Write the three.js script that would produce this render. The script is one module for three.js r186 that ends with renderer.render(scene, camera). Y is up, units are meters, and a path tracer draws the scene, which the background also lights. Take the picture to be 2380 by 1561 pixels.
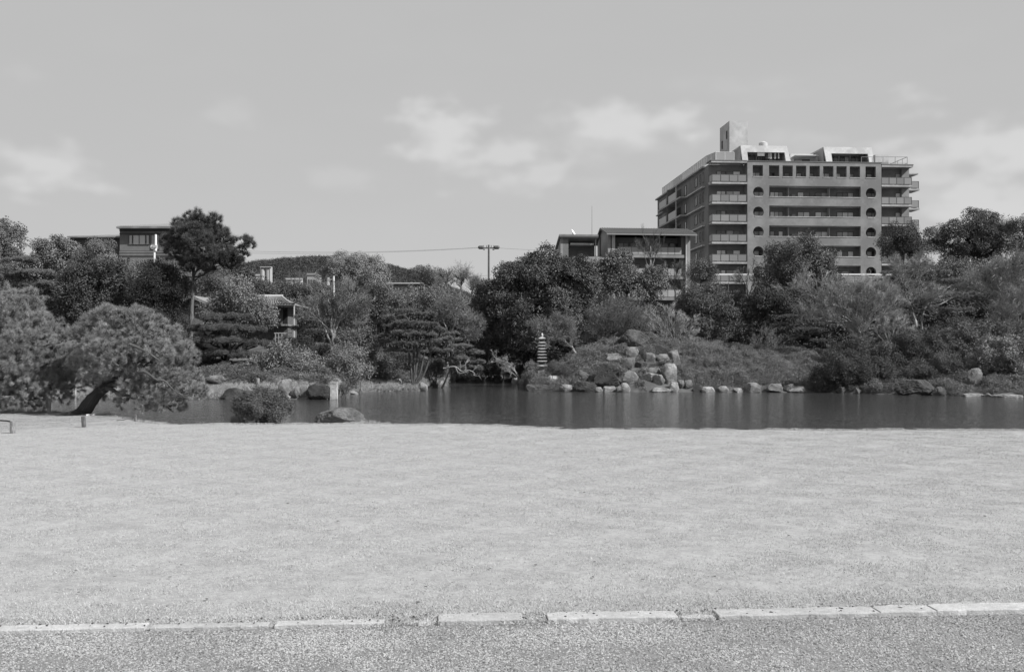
import * as THREE from 'three';
import { mergeGeometries, mergeVertices, toCreasedNormals } from 'three/addons/utils/BufferGeometryUtils.js';
import { ImprovedNoise } from 'three/addons/math/ImprovedNoise.js';

// ---------- camera, sky, sun, exposure ----------
const F = 2313.4, CX = 1190, HY = 809.2, EYE = 1.6;          // lens in units of a 2380-wide frame; HY is the horizon
const scene = new THREE.Scene();
const camera = new THREE.PerspectiveCamera(2 * Math.atan(HY / F) * 180 / Math.PI, 2380 / (2 * HY), 0.1, 6000);
camera.position.set(0, EYE, 0);
camera.setViewOffset(2380, 2 * HY, 0, 0, 2380, 1561.3);      // the lens shifted down a little, the camera level
const SUN_AZ = 77 * Math.PI / 180, SUN_ALT = 43 * Math.PI / 180;
const sunDir = new THREE.Vector3(Math.cos(SUN_ALT) * Math.sin(SUN_AZ), Math.sin(SUN_ALT), Math.cos(SUN_ALT) * Math.cos(SUN_AZ));
const sun = new THREE.DirectionalLight(0xffffff, 5);
sun.position.copy(sunDir).multiplyScalar(200); sun.target.position.set(0, 0, -40);
sun.castShadow = true; sun.shadow.radius = 1; sun.shadow.mapSize.set(4096, 4096);
Object.assign(sun.shadow.camera, { left: -120, right: 120, top: 90, bottom: -90, near: 1, far: 600 });
scene.add(sun, sun.target);
const SKY = 0.425, CLOUD = 0.585;
const renderer = new THREE.WebGLRenderer({ antialias: true });
renderer.toneMapping = THREE.LinearToneMapping; renderer.toneMappingExposure = 1.2;
renderer.shadowMap.enabled = true;

// ---------- small helpers ----------
function rng(seed) { let s = seed | 0; return () => { s = (s + 0x6d2b79f5) | 0; let t = Math.imul(s ^ (s >>> 15), 1 | s); t = (t + Math.imul(t ^ (t >>> 7), 61 | t)) ^ t; return ((t ^ (t >>> 14)) >>> 0) / 4294967296; }; }
const perlin = new ImprovedNoise();
const fbm = (x, y, z, o = 4) => { let s = 0, a = 0.5; for (let i = 0; i < o; i++) { s += a * perlin.noise(x, y, z); x *= 2.03; y *= 2.03; z *= 2.03; a *= 0.5; } return s; };
const lerp = THREE.MathUtils.lerp, clamp = THREE.MathUtils.clamp, sstep = (a, b, x) => THREE.MathUtils.smoothstep(x, a, b);
const V = (x, y, z) => new THREE.Vector3(x, y, z);
const W = (px, py, d) => V((px - CX) / F * d, EYE + (HY - py) / F * d, -d);     // a point of the frame at a distance, as a place in the garden
const table = (t) => (x) => { if (x <= t[0]) return t[1]; for (let i = 2; i < t.length; i += 2) if (x <= t[i]) return lerp(t[i - 1], t[i + 1], (x - t[i - 2]) / (t[i] - t[i - 2])); return t[t.length - 1]; };
const used = {};
function numbered(name) { const n = used[name] = (used[name] ?? -1) + 1; return n ? name + '_' + String(n).padStart(3, '0') : name; }
function tag(o, label, category, group, kind) { if (label) o.userData.label = label; if (category) o.userData.category = category; if (group) o.userData.group = group; if (kind) o.userData.kind = kind; return o; }
function thing(name, label, category, pos, turn = 0, group) { const o = new THREE.Group(); o.name = numbered(name); o.position.copy(pos ?? V(0, 0, 0)); o.rotation.y = turn; tag(o, label, category, group); scene.add(o); return o; }
function part(name, geo, mat, parent, pos) { const m = new THREE.Mesh(geo, mat); m.name = name; if (pos) m.position.copy(pos); (parent ?? scene).add(m); return m; }
function structure(name, geo, mat) { const m = part(numbered(name), geo, mat); m.userData.kind = 'structure'; return m; }

// ---------- textures and materials (all neutral grey: the photograph is black and white) ----------
function tileNoise(size, octaves, seed, stretch = 1) {              // tileable value noise, 0..1
  const out = new Float32Array(size * size), r = rng(seed);
  let amp = 1, total = 0;
  for (const [cx, cy, a] of octaves) {
    const g = Float32Array.from({ length: cx * cy }, r); total += a;
    for (let y = 0; y < size; y++) { const fy = y / size * cy, y0 = Math.floor(fy), ty = fy - y0, sy = ty * ty * (3 - 2 * ty);
      for (let x = 0; x < size; x++) { const fx = x / size * cx, x0 = Math.floor(fx), tx = fx - x0, sx = tx * tx * (3 - 2 * tx), x1 = (x0 + 1) % cx, r0 = y0 * cx, r1 = ((y0 + 1) % cy) * cx;
        out[y * size + x] += a * lerp(lerp(g[r0 + x0], g[r0 + x1], sx), lerp(g[r1 + x0], g[r1 + x1], sx), sy); } }
  }
  for (let i = 0; i < out.length; i++) out[i] /= total;
  return out;
}
function tex(size, field, lo = 0, hi = 1) {
  const d = new Uint8Array(size * size * 4);
  for (let i = 0; i < size * size; i++) { const v = clamp(lerp(lo, hi, field[i]), 0, 1) * 255; d[4 * i] = d[4 * i + 1] = d[4 * i + 2] = v; d[4 * i + 3] = 255; }
  const t = new THREE.DataTexture(d, size, size); t.wrapS = t.wrapT = THREE.RepeatWrapping; t.magFilter = THREE.LinearFilter; t.minFilter = THREE.LinearMipmapLinearFilter; t.generateMipmaps = true; t.needsUpdate = true; return t;
}
const again = (t, k, ky = k) => { const c = t.clone(); c.repeat.set(k, ky); c.needsUpdate = true; return c; };
const contrast = (f, k) => f.map((v) => clamp(0.5 + (v - 0.5) * k, 0, 1));
const grain = contrast(tileNoise(512, [[4, 4, 1], [16, 16, 1], [64, 64, 1], [256, 256, 1.2]], 11), 2.2);
const coarse = contrast(tileNoise(512, [[3, 3, 1.4], [8, 8, 1], [24, 24, 0.6], [90, 90, 0.4]], 12), 2.4);
const rippleField = tileNoise(1024, [[36, 60, 1], [80, 110, 0.8], [190, 230, 0.42]], 13);
const barkField = contrast(tileNoise(512, [[24, 4, 1], [60, 12, 0.8], [140, 60, 0.5]], 14), 2);
const T = { grain: tex(512, grain, 0.62, 1.0), grainB: tex(512, grain), coarse: tex(512, coarse, 0.66, 1.0), soil: tex(512, coarse, 0.5, 1.0), rock: tex(512, contrast(coarse.map((v, i) => 0.55 * v + 0.45 * grain[i]), 1.4), 0.42, 1.0), ripple: tex(1024, rippleField), bark: tex(512, barkField, 0.4, 1), barkB: tex(512, barkField) };
const mats = {};
function M(v, rough = 0.9, o = {}) {
  const key = [v, rough, o.map, o.bump, o.metal, o.rep, o.trans].join();
  if (mats[key]) return mats[key];
  const m = o.trans ? new THREE.MeshPhysicalMaterial() : new THREE.MeshStandardMaterial();
  m.color.setRGB(v, v, v); m.roughness = rough; m.metalness = o.metal ?? 0; m.side = THREE.DoubleSide;
  if (o.trans) { m.transmission = o.trans; m.thickness = 0; }
  if (o.map) m.map = again(T[o.map], o.rep ?? 1);
  if (o.bump) { m.bumpMap = again(T[o.map === 'bark' ? 'barkB' : 'grainB'], o.rep ?? 1); m.bumpScale = o.bump; }
  return mats[key] = m;
}
const wallMat = (v) => M(v, 0.9, { map: 'coarse', rep: 0.13 }), stoneMat = (v) => M(v, 0.95, { map: 'rock', rep: 1.1, bump: 0.02 }), barkMat = (v) => M(v, 0.95, { map: 'bark', rep: 1, bump: 0.02 });
const leafMat = (v) => M(v, 0.7, { trans: 0.1 }), needleMat = (v) => M(v, 0.8, { trans: 0.1 }), twigMat = (v) => M(v, 0.9);

// ---------- geometry helpers ----------
function boxUV(g) {                                             // uv in metres from position and normal
  if (g.index) g = g.toNonIndexed();
  if (!g.attributes.normal) g.computeVertexNormals();
  const p = g.attributes.position, n = g.attributes.normal, uv = new Float32Array(p.count * 2);
  for (let i = 0; i < p.count; i += 3) {
    let a = 0, b = 0, c = 0; for (let k = 0; k < 3; k++) { a += n.getX(i + k); b += n.getY(i + k); c += n.getZ(i + k); }
    a = Math.abs(a); b = Math.abs(b); c = Math.abs(c);
    for (let k = 0; k < 3; k++) { const x = p.getX(i + k), y = p.getY(i + k), z = p.getZ(i + k); uv[2 * (i + k)] = a > b && a > c ? z : x; uv[2 * (i + k) + 1] = b > a && b > c ? z : y; }
  }
  g.setAttribute('uv', new THREE.BufferAttribute(uv, 2)); return g;
}
const box = (x0, x1, y0, y1, z0, z1) => { const g = new THREE.BoxGeometry(Math.abs(x1 - x0), Math.abs(y1 - y0), Math.abs(z1 - z0)); g.translate((x0 + x1) / 2, (y0 + y1) / 2, (z0 + z1) / 2); return boxUV(g); };
const merge = (list) => mergeGeometries(list.map((g) => { if (g.index) g = g.toNonIndexed(); for (const k of Object.keys(g.attributes)) if (!['position', 'normal', 'uv'].includes(k)) g.deleteAttribute(k); return g; }));
function tube(pts, r0, r1, sides = 6, seed = 0) {                // a tapered limb through points; r0 at the first, r1 at the last
  const n = pts.length, pos = [], uv = [], idx = [], rnd = rng(seed + 17); let len = 0;
  const up = V(0, 0, 1), t = V(0, 0, 0), a = V(0, 0, 0), b = V(0, 0, 0);
  for (let i = 0; i < n; i++) {
    t.copy(pts[Math.min(n - 1, i + 1)]).sub(pts[Math.max(0, i - 1)]).normalize();
    a.crossVectors(t, Math.abs(t.z) > 0.9 ? V(1, 0, 0) : up).normalize(); b.crossVectors(t, a);
    if (i) len += pts[i].distanceTo(pts[i - 1]);
    const r = lerp(r0, r1, i / (n - 1)) * (seed ? 0.9 + 0.2 * rnd() : 1);
    for (let k = 0; k <= sides; k++) { const w = k / sides * Math.PI * 2, c = Math.cos(w) * r, s = Math.sin(w) * r; pos.push(pts[i].x + a.x * c + b.x * s, pts[i].y + a.y * c + b.y * s, pts[i].z + a.z * c + b.z * s); uv.push(k / sides * 2 * Math.PI * r0, len); }
    if (i) for (let k = 0; k < sides; k++) { const p = (i - 1) * (sides + 1) + k, q = p + sides + 1; idx.push(p, p + 1, q, q, p + 1, q + 1); }
  }
  const g = new THREE.BufferGeometry();
  g.setAttribute('position', new THREE.Float32BufferAttribute(pos, 3)); g.setAttribute('uv', new THREE.Float32BufferAttribute(uv, 2)); g.setIndex(idx); g.computeVertexNormals();
  return g.toNonIndexed();
}
const curve = (pts, n) => new THREE.CatmullRomCurve3(pts).getPoints(n);
function wobble(a, b, n, amp, rnd) { const out = [a.clone()]; for (let i = 1; i < n; i++) { const p = a.clone().lerp(b, i / n); p.x += (rnd() - 0.5) * amp; p.y += (rnd() - 0.5) * amp; p.z += (rnd() - 0.5) * amp; out.push(p); } out.push(b.clone()); return out; }
function poly(tris, uvScale = 1) { const g = new THREE.BufferGeometry(); g.setAttribute('position', new THREE.Float32BufferAttribute(tris.flat(2), 3)); g.computeVertexNormals(); return boxUV(g); }
const quad = (a, b, c, d) => [[a, b, c], [a, c, d]];

// ---------- leaf, needle, twig and grass clumps shared by the plants ----------
const rv = (r) => { const u = r() * 2 - 1, w = r() * Math.PI * 2, s = Math.sqrt(1 - u * u); return V(s * Math.cos(w), u, s * Math.sin(w)); };
function flatGeo(tris) { const g = new THREE.BufferGeometry(); g.setAttribute('position', new THREE.Float32BufferAttribute(tris, 3)); g.computeVertexNormals(); return g; }
function leafClump(n, L, Wd, seed, up = 0.35, inner = 0.3) {
  const r = rng(seed), out = [];
  for (let i = 0; i < n; i++) {
    const p = rv(r).multiplyScalar(lerp(inner, 1, Math.sqrt(r()))), d = p.clone().normalize().addScaledVector(rv(r), 0.8).add(V(0, up * 0.4, 0)).normalize();
    const nrm = V(0, 1, 0).addScaledVector(p, 0.55).addScaledVector(rv(r), 0.32).normalize(), s = d.clone().cross(nrm).normalize(); nrm.crossVectors(s, d).normalize();
    const l = L * (0.7 + 0.6 * r()), w = Wd * (0.7 + 0.6 * r()) / 2, m = p.clone().addScaledVector(d, l * 0.45), e = p.clone().addScaledVector(d, l).addScaledVector(nrm, -l * 0.15);
    const a = m.clone().addScaledVector(s, w).addScaledVector(nrm, w * 0.35), b = m.clone().addScaledVector(s, -w).addScaledVector(nrm, w * 0.35);
    out.push(...p, ...a, ...e, ...p, ...e, ...b);
  }
  return flatGeo(out);
}
function needleTuft(n, seed, spread = 1.25, w = 0.045) {
  const r = rng(seed), out = [];
  for (let i = 0; i < n; i++) {
    const th = spread * Math.sqrt(r()), ph = r() * Math.PI * 2, d = V(Math.sin(th) * Math.cos(ph), Math.cos(th), Math.sin(th) * Math.sin(ph));
    const s = d.clone().cross(rv(r)).normalize().multiplyScalar(w / 2), o = V(0, r() * 0.45 - 0.25, 0), e = o.clone().addScaledVector(d, 0.65 + 0.35 * r());
    out.push(...o.clone().add(s), ...o.clone().sub(s), ...e);
  }
  return flatGeo(out);
}
function twigSpray(seed, n = 5, side = 4, w = 0.02, open = 0.7) {
  const r = rng(seed), out = [];
  const stick = (a, b, w0) => { const d = b.clone().sub(a), s = d.clone().cross(rv(r)).normalize(), t = s.clone().cross(d).normalize(); for (const q of [s, t]) { const k = q.multiplyScalar(w0 / 2); out.push(...a.clone().add(k), ...a.clone().sub(k), ...b); } };
  for (let i = 0; i < n; i++) {
    const th = open * Math.sqrt(r()), ph = r() * 7, d = V(Math.sin(th) * Math.cos(ph), Math.cos(th), Math.sin(th) * Math.sin(ph)), l = 0.7 + 0.3 * r(), e = d.clone().multiplyScalar(l);
    stick(V(0, 0, 0), e, w);
    for (let k = 0; k < side; k++) { const a = e.clone().multiplyScalar(0.25 + 0.65 * r()), b = a.clone().addScaledVector(d.clone().addScaledVector(rv(r), 0.8).normalize(), 0.22 + 0.3 * r()); stick(a, b, w * 0.7); }
  }
  return flatGeo(out);
}
const CL = {
  broad: [1, 2, 3].map((s) => leafClump(44, 0.46, 0.24, s)), small: [4, 5, 6].map((s) => leafClump(60, 0.32, 0.18, s, 0.5, 0.1)), sparse: [7, 8, 9].map((s) => leafClump(24, 0.36, 0.18, s, 0.3, 0.1)),
  fine: [10, 11].map((s) => leafClump(90, 0.24, 0.11, s, 0.7, 0.1)), needle: [12, 13, 14].map((s) => needleTuft(84, s, 1.15, 0.038)), pad: [15, 16].map((s) => needleTuft(44, s, 1.4, 0.085)), twig: [17, 18, 19].map((s) => twigSpray(s, 4, 3, 0.03, 0.75)), fan: [20, 21].map((s) => twigSpray(s, 4, 4, 0.026, 0.5)), blade: [22, 23].map((s) => twigSpray(s, 9, 2, 0.03, 0.6)),
};
const LEAF = { broad: 44 * 0.46 * 0.24 / 2, small: 60 * 0.32 * 0.18 / 2, sparse: 24 * 0.36 * 0.18 / 2, fine: 90 * 0.24 * 0.11 / 2, needle: 84 * 0.8 * 0.038 / 2, pad: 44 * 0.8 * 0.085 / 2, twig: 0.5, fan: 0.6, blade: 0.6 };   // leaf area of a clump of size 1
const Y = V(0, 1, 0), q4 = new THREE.Quaternion(), q5 = new THREE.Quaternion(), m4 = new THREE.Matrix4();
// spots: [position, direction, size]; the foliage of one plant as instanced clumps of leaves that nobody could count
function foliage(name, spots, kind, mat, parent, seed, vary = 0.5) {
  const r = rng(seed), c = new THREE.Color(), im = new THREE.InstancedMesh(CL[kind][seed % CL[kind].length], mat, spots.length);
  im.name = parent === scene ? numbered(name) : name;
  spots.forEach(([p, d, s], i) => {
    q4.setFromUnitVectors(Y, d.lengthSq() > 1e-6 ? d.clone().normalize() : Y); q5.setFromAxisAngle(Y, r() * 6.283); q4.multiply(q5);
    const k2 = s * (0.75 + 0.5 * r()); im.setMatrixAt(i, m4.compose(p, q4, V(k2, k2 * (0.85 + 0.3 * r()), k2)));
    const v = (1 - vary / 2 + vary * r()) * (spots[i][3] ?? 1); im.setColorAt(i, c.setRGB(v, v, v));
  });
  im.userData.kind = 'stuff'; parent.add(im);
  return im;
}

// ---------- sky: even pale air with a few thin clouds, the same all round ----------
{
  const w = 2048, h = 1024, d = new Float32Array(w * h * 4);
  // [x, y, half width, half height, strength] of the clouds seen over the garden, in frame units
  const seen = [[1065, 308, 130, 58, 1.0], [1150, 335, 190, 60, 0.8], [1240, 388, 100, 36, 0.7], [1480, 268, 180, 44, 0.9], [1420, 305, 160, 54, 0.5], [2110, 345, 170, 50, 0.95], [2310, 330, 230, 90, 0.95], [2300, 430, 230, 80, 0.85], [2180, 410, 170, 80, 0.7], [120, 365, 140, 62, 0.85], [60, 165, 60, 25, 0.25], [530, 240, 70, 28, 0.35], [790, 400, 80, 30, 0.35], [1420, 405, 150, 36, 0.45], [1900, 305, 110, 28, 0.4], [1700, 190, 120, 22, 0.22], [2480, 300, 160, 80, 0.8]];
  for (let y = 0; y < h; y++) {
    const el = ((y + 0.5) / h - 0.5) * Math.PI;
    for (let x = 0; x < w; x++) {
      const az = ((x + 0.5) / w - 0.5) * 2 * Math.PI, dx = Math.cos(az) * Math.cos(el), dy = Math.sin(el), dz = Math.sin(az) * Math.cos(el);
      let v = SKY * (1.0 + 0.20 * Math.exp(-Math.max(0, dy) / 0.14) - 0.07 * Math.max(0, dy)), c = 0;
      if (dy > 0) {
        const n = fbm(dx * 7, dy * 22, dz * 7, 5), n2 = fbm(dx * 26 + 9, dy * 56, dz * 26, 4);
        if (dz < -0.3) {
          const px = CX + dx / -dz * F, py = HY - dy / -dz * F - 16;
          for (const [cx, cy, rx, ry, s] of seen) { const q = Math.hypot((px - cx) / rx, (py - cy) / ry); if (q < 1.9) c = Math.max(c, s * clamp(1.25 - q + n * 1.3 + n2 * 1.6, 0, 1)); }
          c += 0.18 * clamp(n * 1.6 + 0.05, 0, 1);
        }
        const out = dz < -0.3 ? 1 - sstep(0.3, 0.6, -dz) : 1;                   // the same thin clouds elsewhere
        c = Math.max(c, out * 0.8 * clamp((fbm(dx * 4 + 3, dy * 11, dz * 4, 5) - 0.12) * 3, 0, 1) * sstep(0.02, 0.1, dy) * (1 - sstep(0.5, 0.9, dy)));
      } else v = 0.3;
      c = 0.82 * (0.5 * clamp(c, 0, 1) + 0.5 * sstep(0.06, 1, c)); v = lerp(v, CLOUD + 0.05 * (c - 0.5), clamp(c, 0, 1) * 0.9);
      const o = 4 * (y * w + x); d[o] = d[o + 1] = d[o + 2] = v; d[o + 3] = 1;
    }
  }
  const t = new THREE.DataTexture(d, w, h, THREE.RGBAFormat, THREE.FloatType); t.mapping = THREE.EquirectangularReflectionMapping; t.magFilter = t.minFilter = THREE.LinearFilter; t.needsUpdate = true;
  scene.background = t; scene.environment = t;
}

// ---------- the lie of the land ----------
const shoreAt = table([-900, 930, 0, 928, 380, 928, 450, 928, 600, 928, 760, 929, 820, 916, 850, 911, 980, 909, 1002, 901, 1038, 897, 1052, 884, 1190, 884, 1204, 891, 1222, 894, 1230, 909, 1390, 910.5, 1771, 911.5, 1900, 912, 2113, 918, 2360, 923, 2700, 926, 3400, 930]);
const shoreD = (px) => 2.1 * F / (shoreAt(px) - HY);
const crestAt = table([-900, 0.6, 0, 0.5, 420, 0.4, 560, 0.45, 700, 0.5, 830, 0.3, 1000, 0.1, 1060, 0.4, 1200, 0.35, 1290, 0.35, 1335, 1.2, 1400, 1.7, 1500, 2.1, 1570, 1.95, 1700, 1.5, 1900, 1.25, 1990, 0.75, 2100, 0.4, 2380, 0.4, 3400, 0.5]);
const riseAt = table([-900, 1.6, 300, 1.6, 700, 1.6, 900, 1.2, 1100, 0.8, 1300, 0.6, 1400, 0, 2000, 0, 2400, 0.4]);
function land(x, z) {
  const d = Math.max(1, -z), px = CX + F * x / d, s = d - shoreD(px);
  if (s < 0) return -0.62 - Math.min(0.9, -s * 0.6);
  const t = clamp(s / 6, 0, 1), top = crestAt(px);
  let h = -0.62 + 0.16 * clamp(s / 0.25, 0, 1) + (top + 0.46) * Math.sin(t * Math.PI / 2);
  h += riseAt(px) * sstep(6, 18, s);
  h += 0.10 * perlin.noise(x * 0.7, z * 0.7, 3.3) * clamp(s, 0, 1);
  return lerp(h, 0.9, sstep(80, 105, d));
}
// distance at which the line of sight through a point of the frame first meets the land
function onLand(px, py, far = 70) { for (let d = shoreD(px) - 0.2; d < far; d += 0.05) { const x = (px - CX) / F * d; if (EYE + (HY - py) / F * d <= land(x, -d)) return d; } return far; }
{
  const rows = []; for (let d = 12; d < 38; d += 2) rows.push(d); for (let d = 38; d < 72; d += 0.45) rows.push(d); for (let d = 72; d < 120; d += 3) rows.push(d); for (let d = 120; d < 5200; d *= 1.5) rows.push(d);
  const cols = []; for (let px = -2600; px < -300; px += 200) cols.push(px); for (let px = -300; px <= 2700; px += 15) cols.push(px); for (let px = 2900; px < 5200; px += 200) cols.push(px);
  const pos = [], uv = [], idx = [];
  for (const d of rows) for (const px of cols) { const x = (px - CX) / F * d; pos.push(x, land(x, -d), -d); uv.push(x, d); }
  for (let i = 1; i < rows.length; i++) for (let j = 1; j < cols.length; j++) { const a = (i - 1) * cols.length + j - 1, b = a + cols.length; idx.push(a, a + 1, b, a + 1, b + 1, b); }
  const g = new THREE.BufferGeometry(); g.setAttribute('position', new THREE.Float32BufferAttribute(pos, 3)); g.setAttribute('uv', new THREE.Float32BufferAttribute(uv, 2)); g.setIndex(idx); g.computeVertexNormals();
  structure('ground', g, M(0.13, 0.95, { map: 'soil', rep: 0.35 }));
}
// ---------- pond ----------
{
  const g = new THREE.PlaneGeometry(260, 60, 1, 1).rotateX(-Math.PI / 2); g.translate(0, -0.5, -46);
  const uv = g.attributes.uv, p = g.attributes.position; for (let i = 0; i < p.count; i++) uv.setXY(i, p.getX(i), p.getZ(i));
  const m = new THREE.MeshPhysicalMaterial({ roughness: 0.085, ior: 1.333 }); m.color.setRGB(0.052, 0.052, 0.052); m.bumpMap = again(T.ripple, 1 / 9, 1 / 9); m.bumpScale = 0.02;
  structure('pond_water', g, m);
}
// ---------- lawn: a sheet that rolls over the bank into the pond ----------
const bankD = table([-900, 26, 0, 25.6, 150, 25.2, 230, 24.4, 300, 22.6, 370, 21.3, 560, 21.15, 740, 21.3, 850, 21.55, 960, 21.1, 1100, 21.1, 1180, 20.75, 1300, 20.1, 1500, 19.85, 2380, 19.75, 3400, 19.8]);
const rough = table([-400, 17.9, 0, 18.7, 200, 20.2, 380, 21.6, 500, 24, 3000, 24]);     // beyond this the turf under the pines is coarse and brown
const KERB_TURN = 0.0715, kerbZ = (x) => -5.84 - Math.tan(KERB_TURN) * x;      // front edge of the kerb
{
  const xs = [], N = 44, pos = [], uv = [], idx = [], rows = N + 5; for (let px = -1400; px <= 3800; px += 40) xs.push(px);
  for (const px of xs) for (let k = 0; k < rows; k++) {
    const edge = bankD(px) + 0.12 * perlin.noise(px * 0.02, 5, 1), q = (px - CX) / F, x0 = q * 5.9, near = -kerbZ(q * 5.84 / (1 + Math.tan(KERB_TURN) * -q)) + 0.012;
    let d, y;
    if (k < N) { const t = k / (N - 1); d = lerp(near, edge, t * t * 0.4 + t * 0.6); y = 0.011 * perlin.noise(q * d * 0.35, d * 0.35, 2); if (d > edge - 0.5) y -= 0.03 * ((d - edge + 0.5) / 0.5) ** 2; }
    else { const e = k - N; d = edge + [0.1, 0.3, 0.6, 1.0, 1.6][e]; y = [-0.07, -0.25, -0.55, -0.9, -1.6][e]; }
    if (k === 0) y = -0.012;
    pos.push(q * d, y, -d); uv.push(q * d, d);
  }
  for (let i = 1; i < xs.length; i++) for (let k = 1; k < rows; k++) { const a = (i - 1) * rows + k - 1, b = a + rows; idx.push(a, b, a + 1, a + 1, b, b + 1); }
  const g = new THREE.BufferGeometry(); g.setAttribute('position', new THREE.Float32BufferAttribute(pos, 3)); g.setAttribute('uv', new THREE.Float32BufferAttribute(uv, 2)); g.setIndex(idx); g.computeVertexNormals();
  structure('lawn', g, M(0.38, 0.95, { map: 'grain', rep: 0.7 }));
  // dry winter blades, in short tufted patches
  const r = rng(31), tri = [], col = [];
  for (let i = 0; i < 900; i++) { const x = (r() - 0.5) * 0.46, z = (r() - 0.5) * 0.46, a = r() * 6.28, l = 0.009 + 0.014 * r(), t = 0.75 + 0.75 * r(), w = 0.0028, c = Math.cos(a), s = Math.sin(a), ca = r() * 6.28; tri.push(x - Math.cos(ca) * w, 0, z - Math.sin(ca) * w, x + Math.cos(ca) * w, 0, z + Math.sin(ca) * w, x + c * l * Math.sin(t), l * Math.cos(t) + 0.004, z + s * l * Math.sin(t)); const v = r() < 0.06 ? 0.35 : 0.72 + 0.5 * r(); for (let k = 0; k < 9; k++) col.push(v); }
  const bg = flatGeo(tri); bg.setAttribute('color', new THREE.Float32BufferAttribute(col, 3));
  const bm = new THREE.MeshStandardMaterial({ roughness: 0.9, side: THREE.DoubleSide, vertexColors: true }); bm.color.setRGB(0.44, 0.44, 0.44);
  const at = [];
  for (let d = 5.3; d < 25.8; d += 0.36) for (let x = -d * 0.62 - 1.5; x < d * 0.62 + 1.5; x += 0.36) {
    const X = x + (r() - 0.5) * 0.25, Z = d + (r() - 0.5) * 0.25, px = CX + F * X / Z, edge = bankD(px) + 0.12 * perlin.noise(px * 0.02, 5, 1);
    if (Z < edge - 0.05 && Z > -kerbZ(X) + 0.35 + 0.04 * r()) at.push([X, Z]);
  }
  for (let x = -4.2; x < 4.2; x += 0.11) at.push([x, -kerbZ(x) + (x < -0.75 ? 0.255 : 0.285) + 0.08 * r()]);
  for (const [a, b] of [[-0.78, -0.43], [0.06, 0.215], [0.98, 1.21]]) for (let x = a; x < b; x += 0.06) at.push([x, -kerbZ(x) + 0.2]);
  const im = new THREE.InstancedMesh(bg, bm, at.length), c = new THREE.Color(); im.name = 'lawn_grass'; im.userData.kind = 'stuff';
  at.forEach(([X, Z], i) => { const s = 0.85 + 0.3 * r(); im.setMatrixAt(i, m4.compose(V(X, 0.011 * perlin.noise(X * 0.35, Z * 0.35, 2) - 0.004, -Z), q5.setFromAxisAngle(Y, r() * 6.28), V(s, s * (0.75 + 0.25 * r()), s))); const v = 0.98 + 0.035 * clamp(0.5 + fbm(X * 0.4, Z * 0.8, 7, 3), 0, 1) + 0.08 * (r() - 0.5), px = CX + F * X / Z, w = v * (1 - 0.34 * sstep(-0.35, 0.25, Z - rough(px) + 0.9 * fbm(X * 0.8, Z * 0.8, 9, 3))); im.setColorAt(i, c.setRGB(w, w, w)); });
  tag(im, 'short dry pale lawn grass between the kerb and the pond', 'grass', null, 'stuff'); scene.add(im);
}
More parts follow.
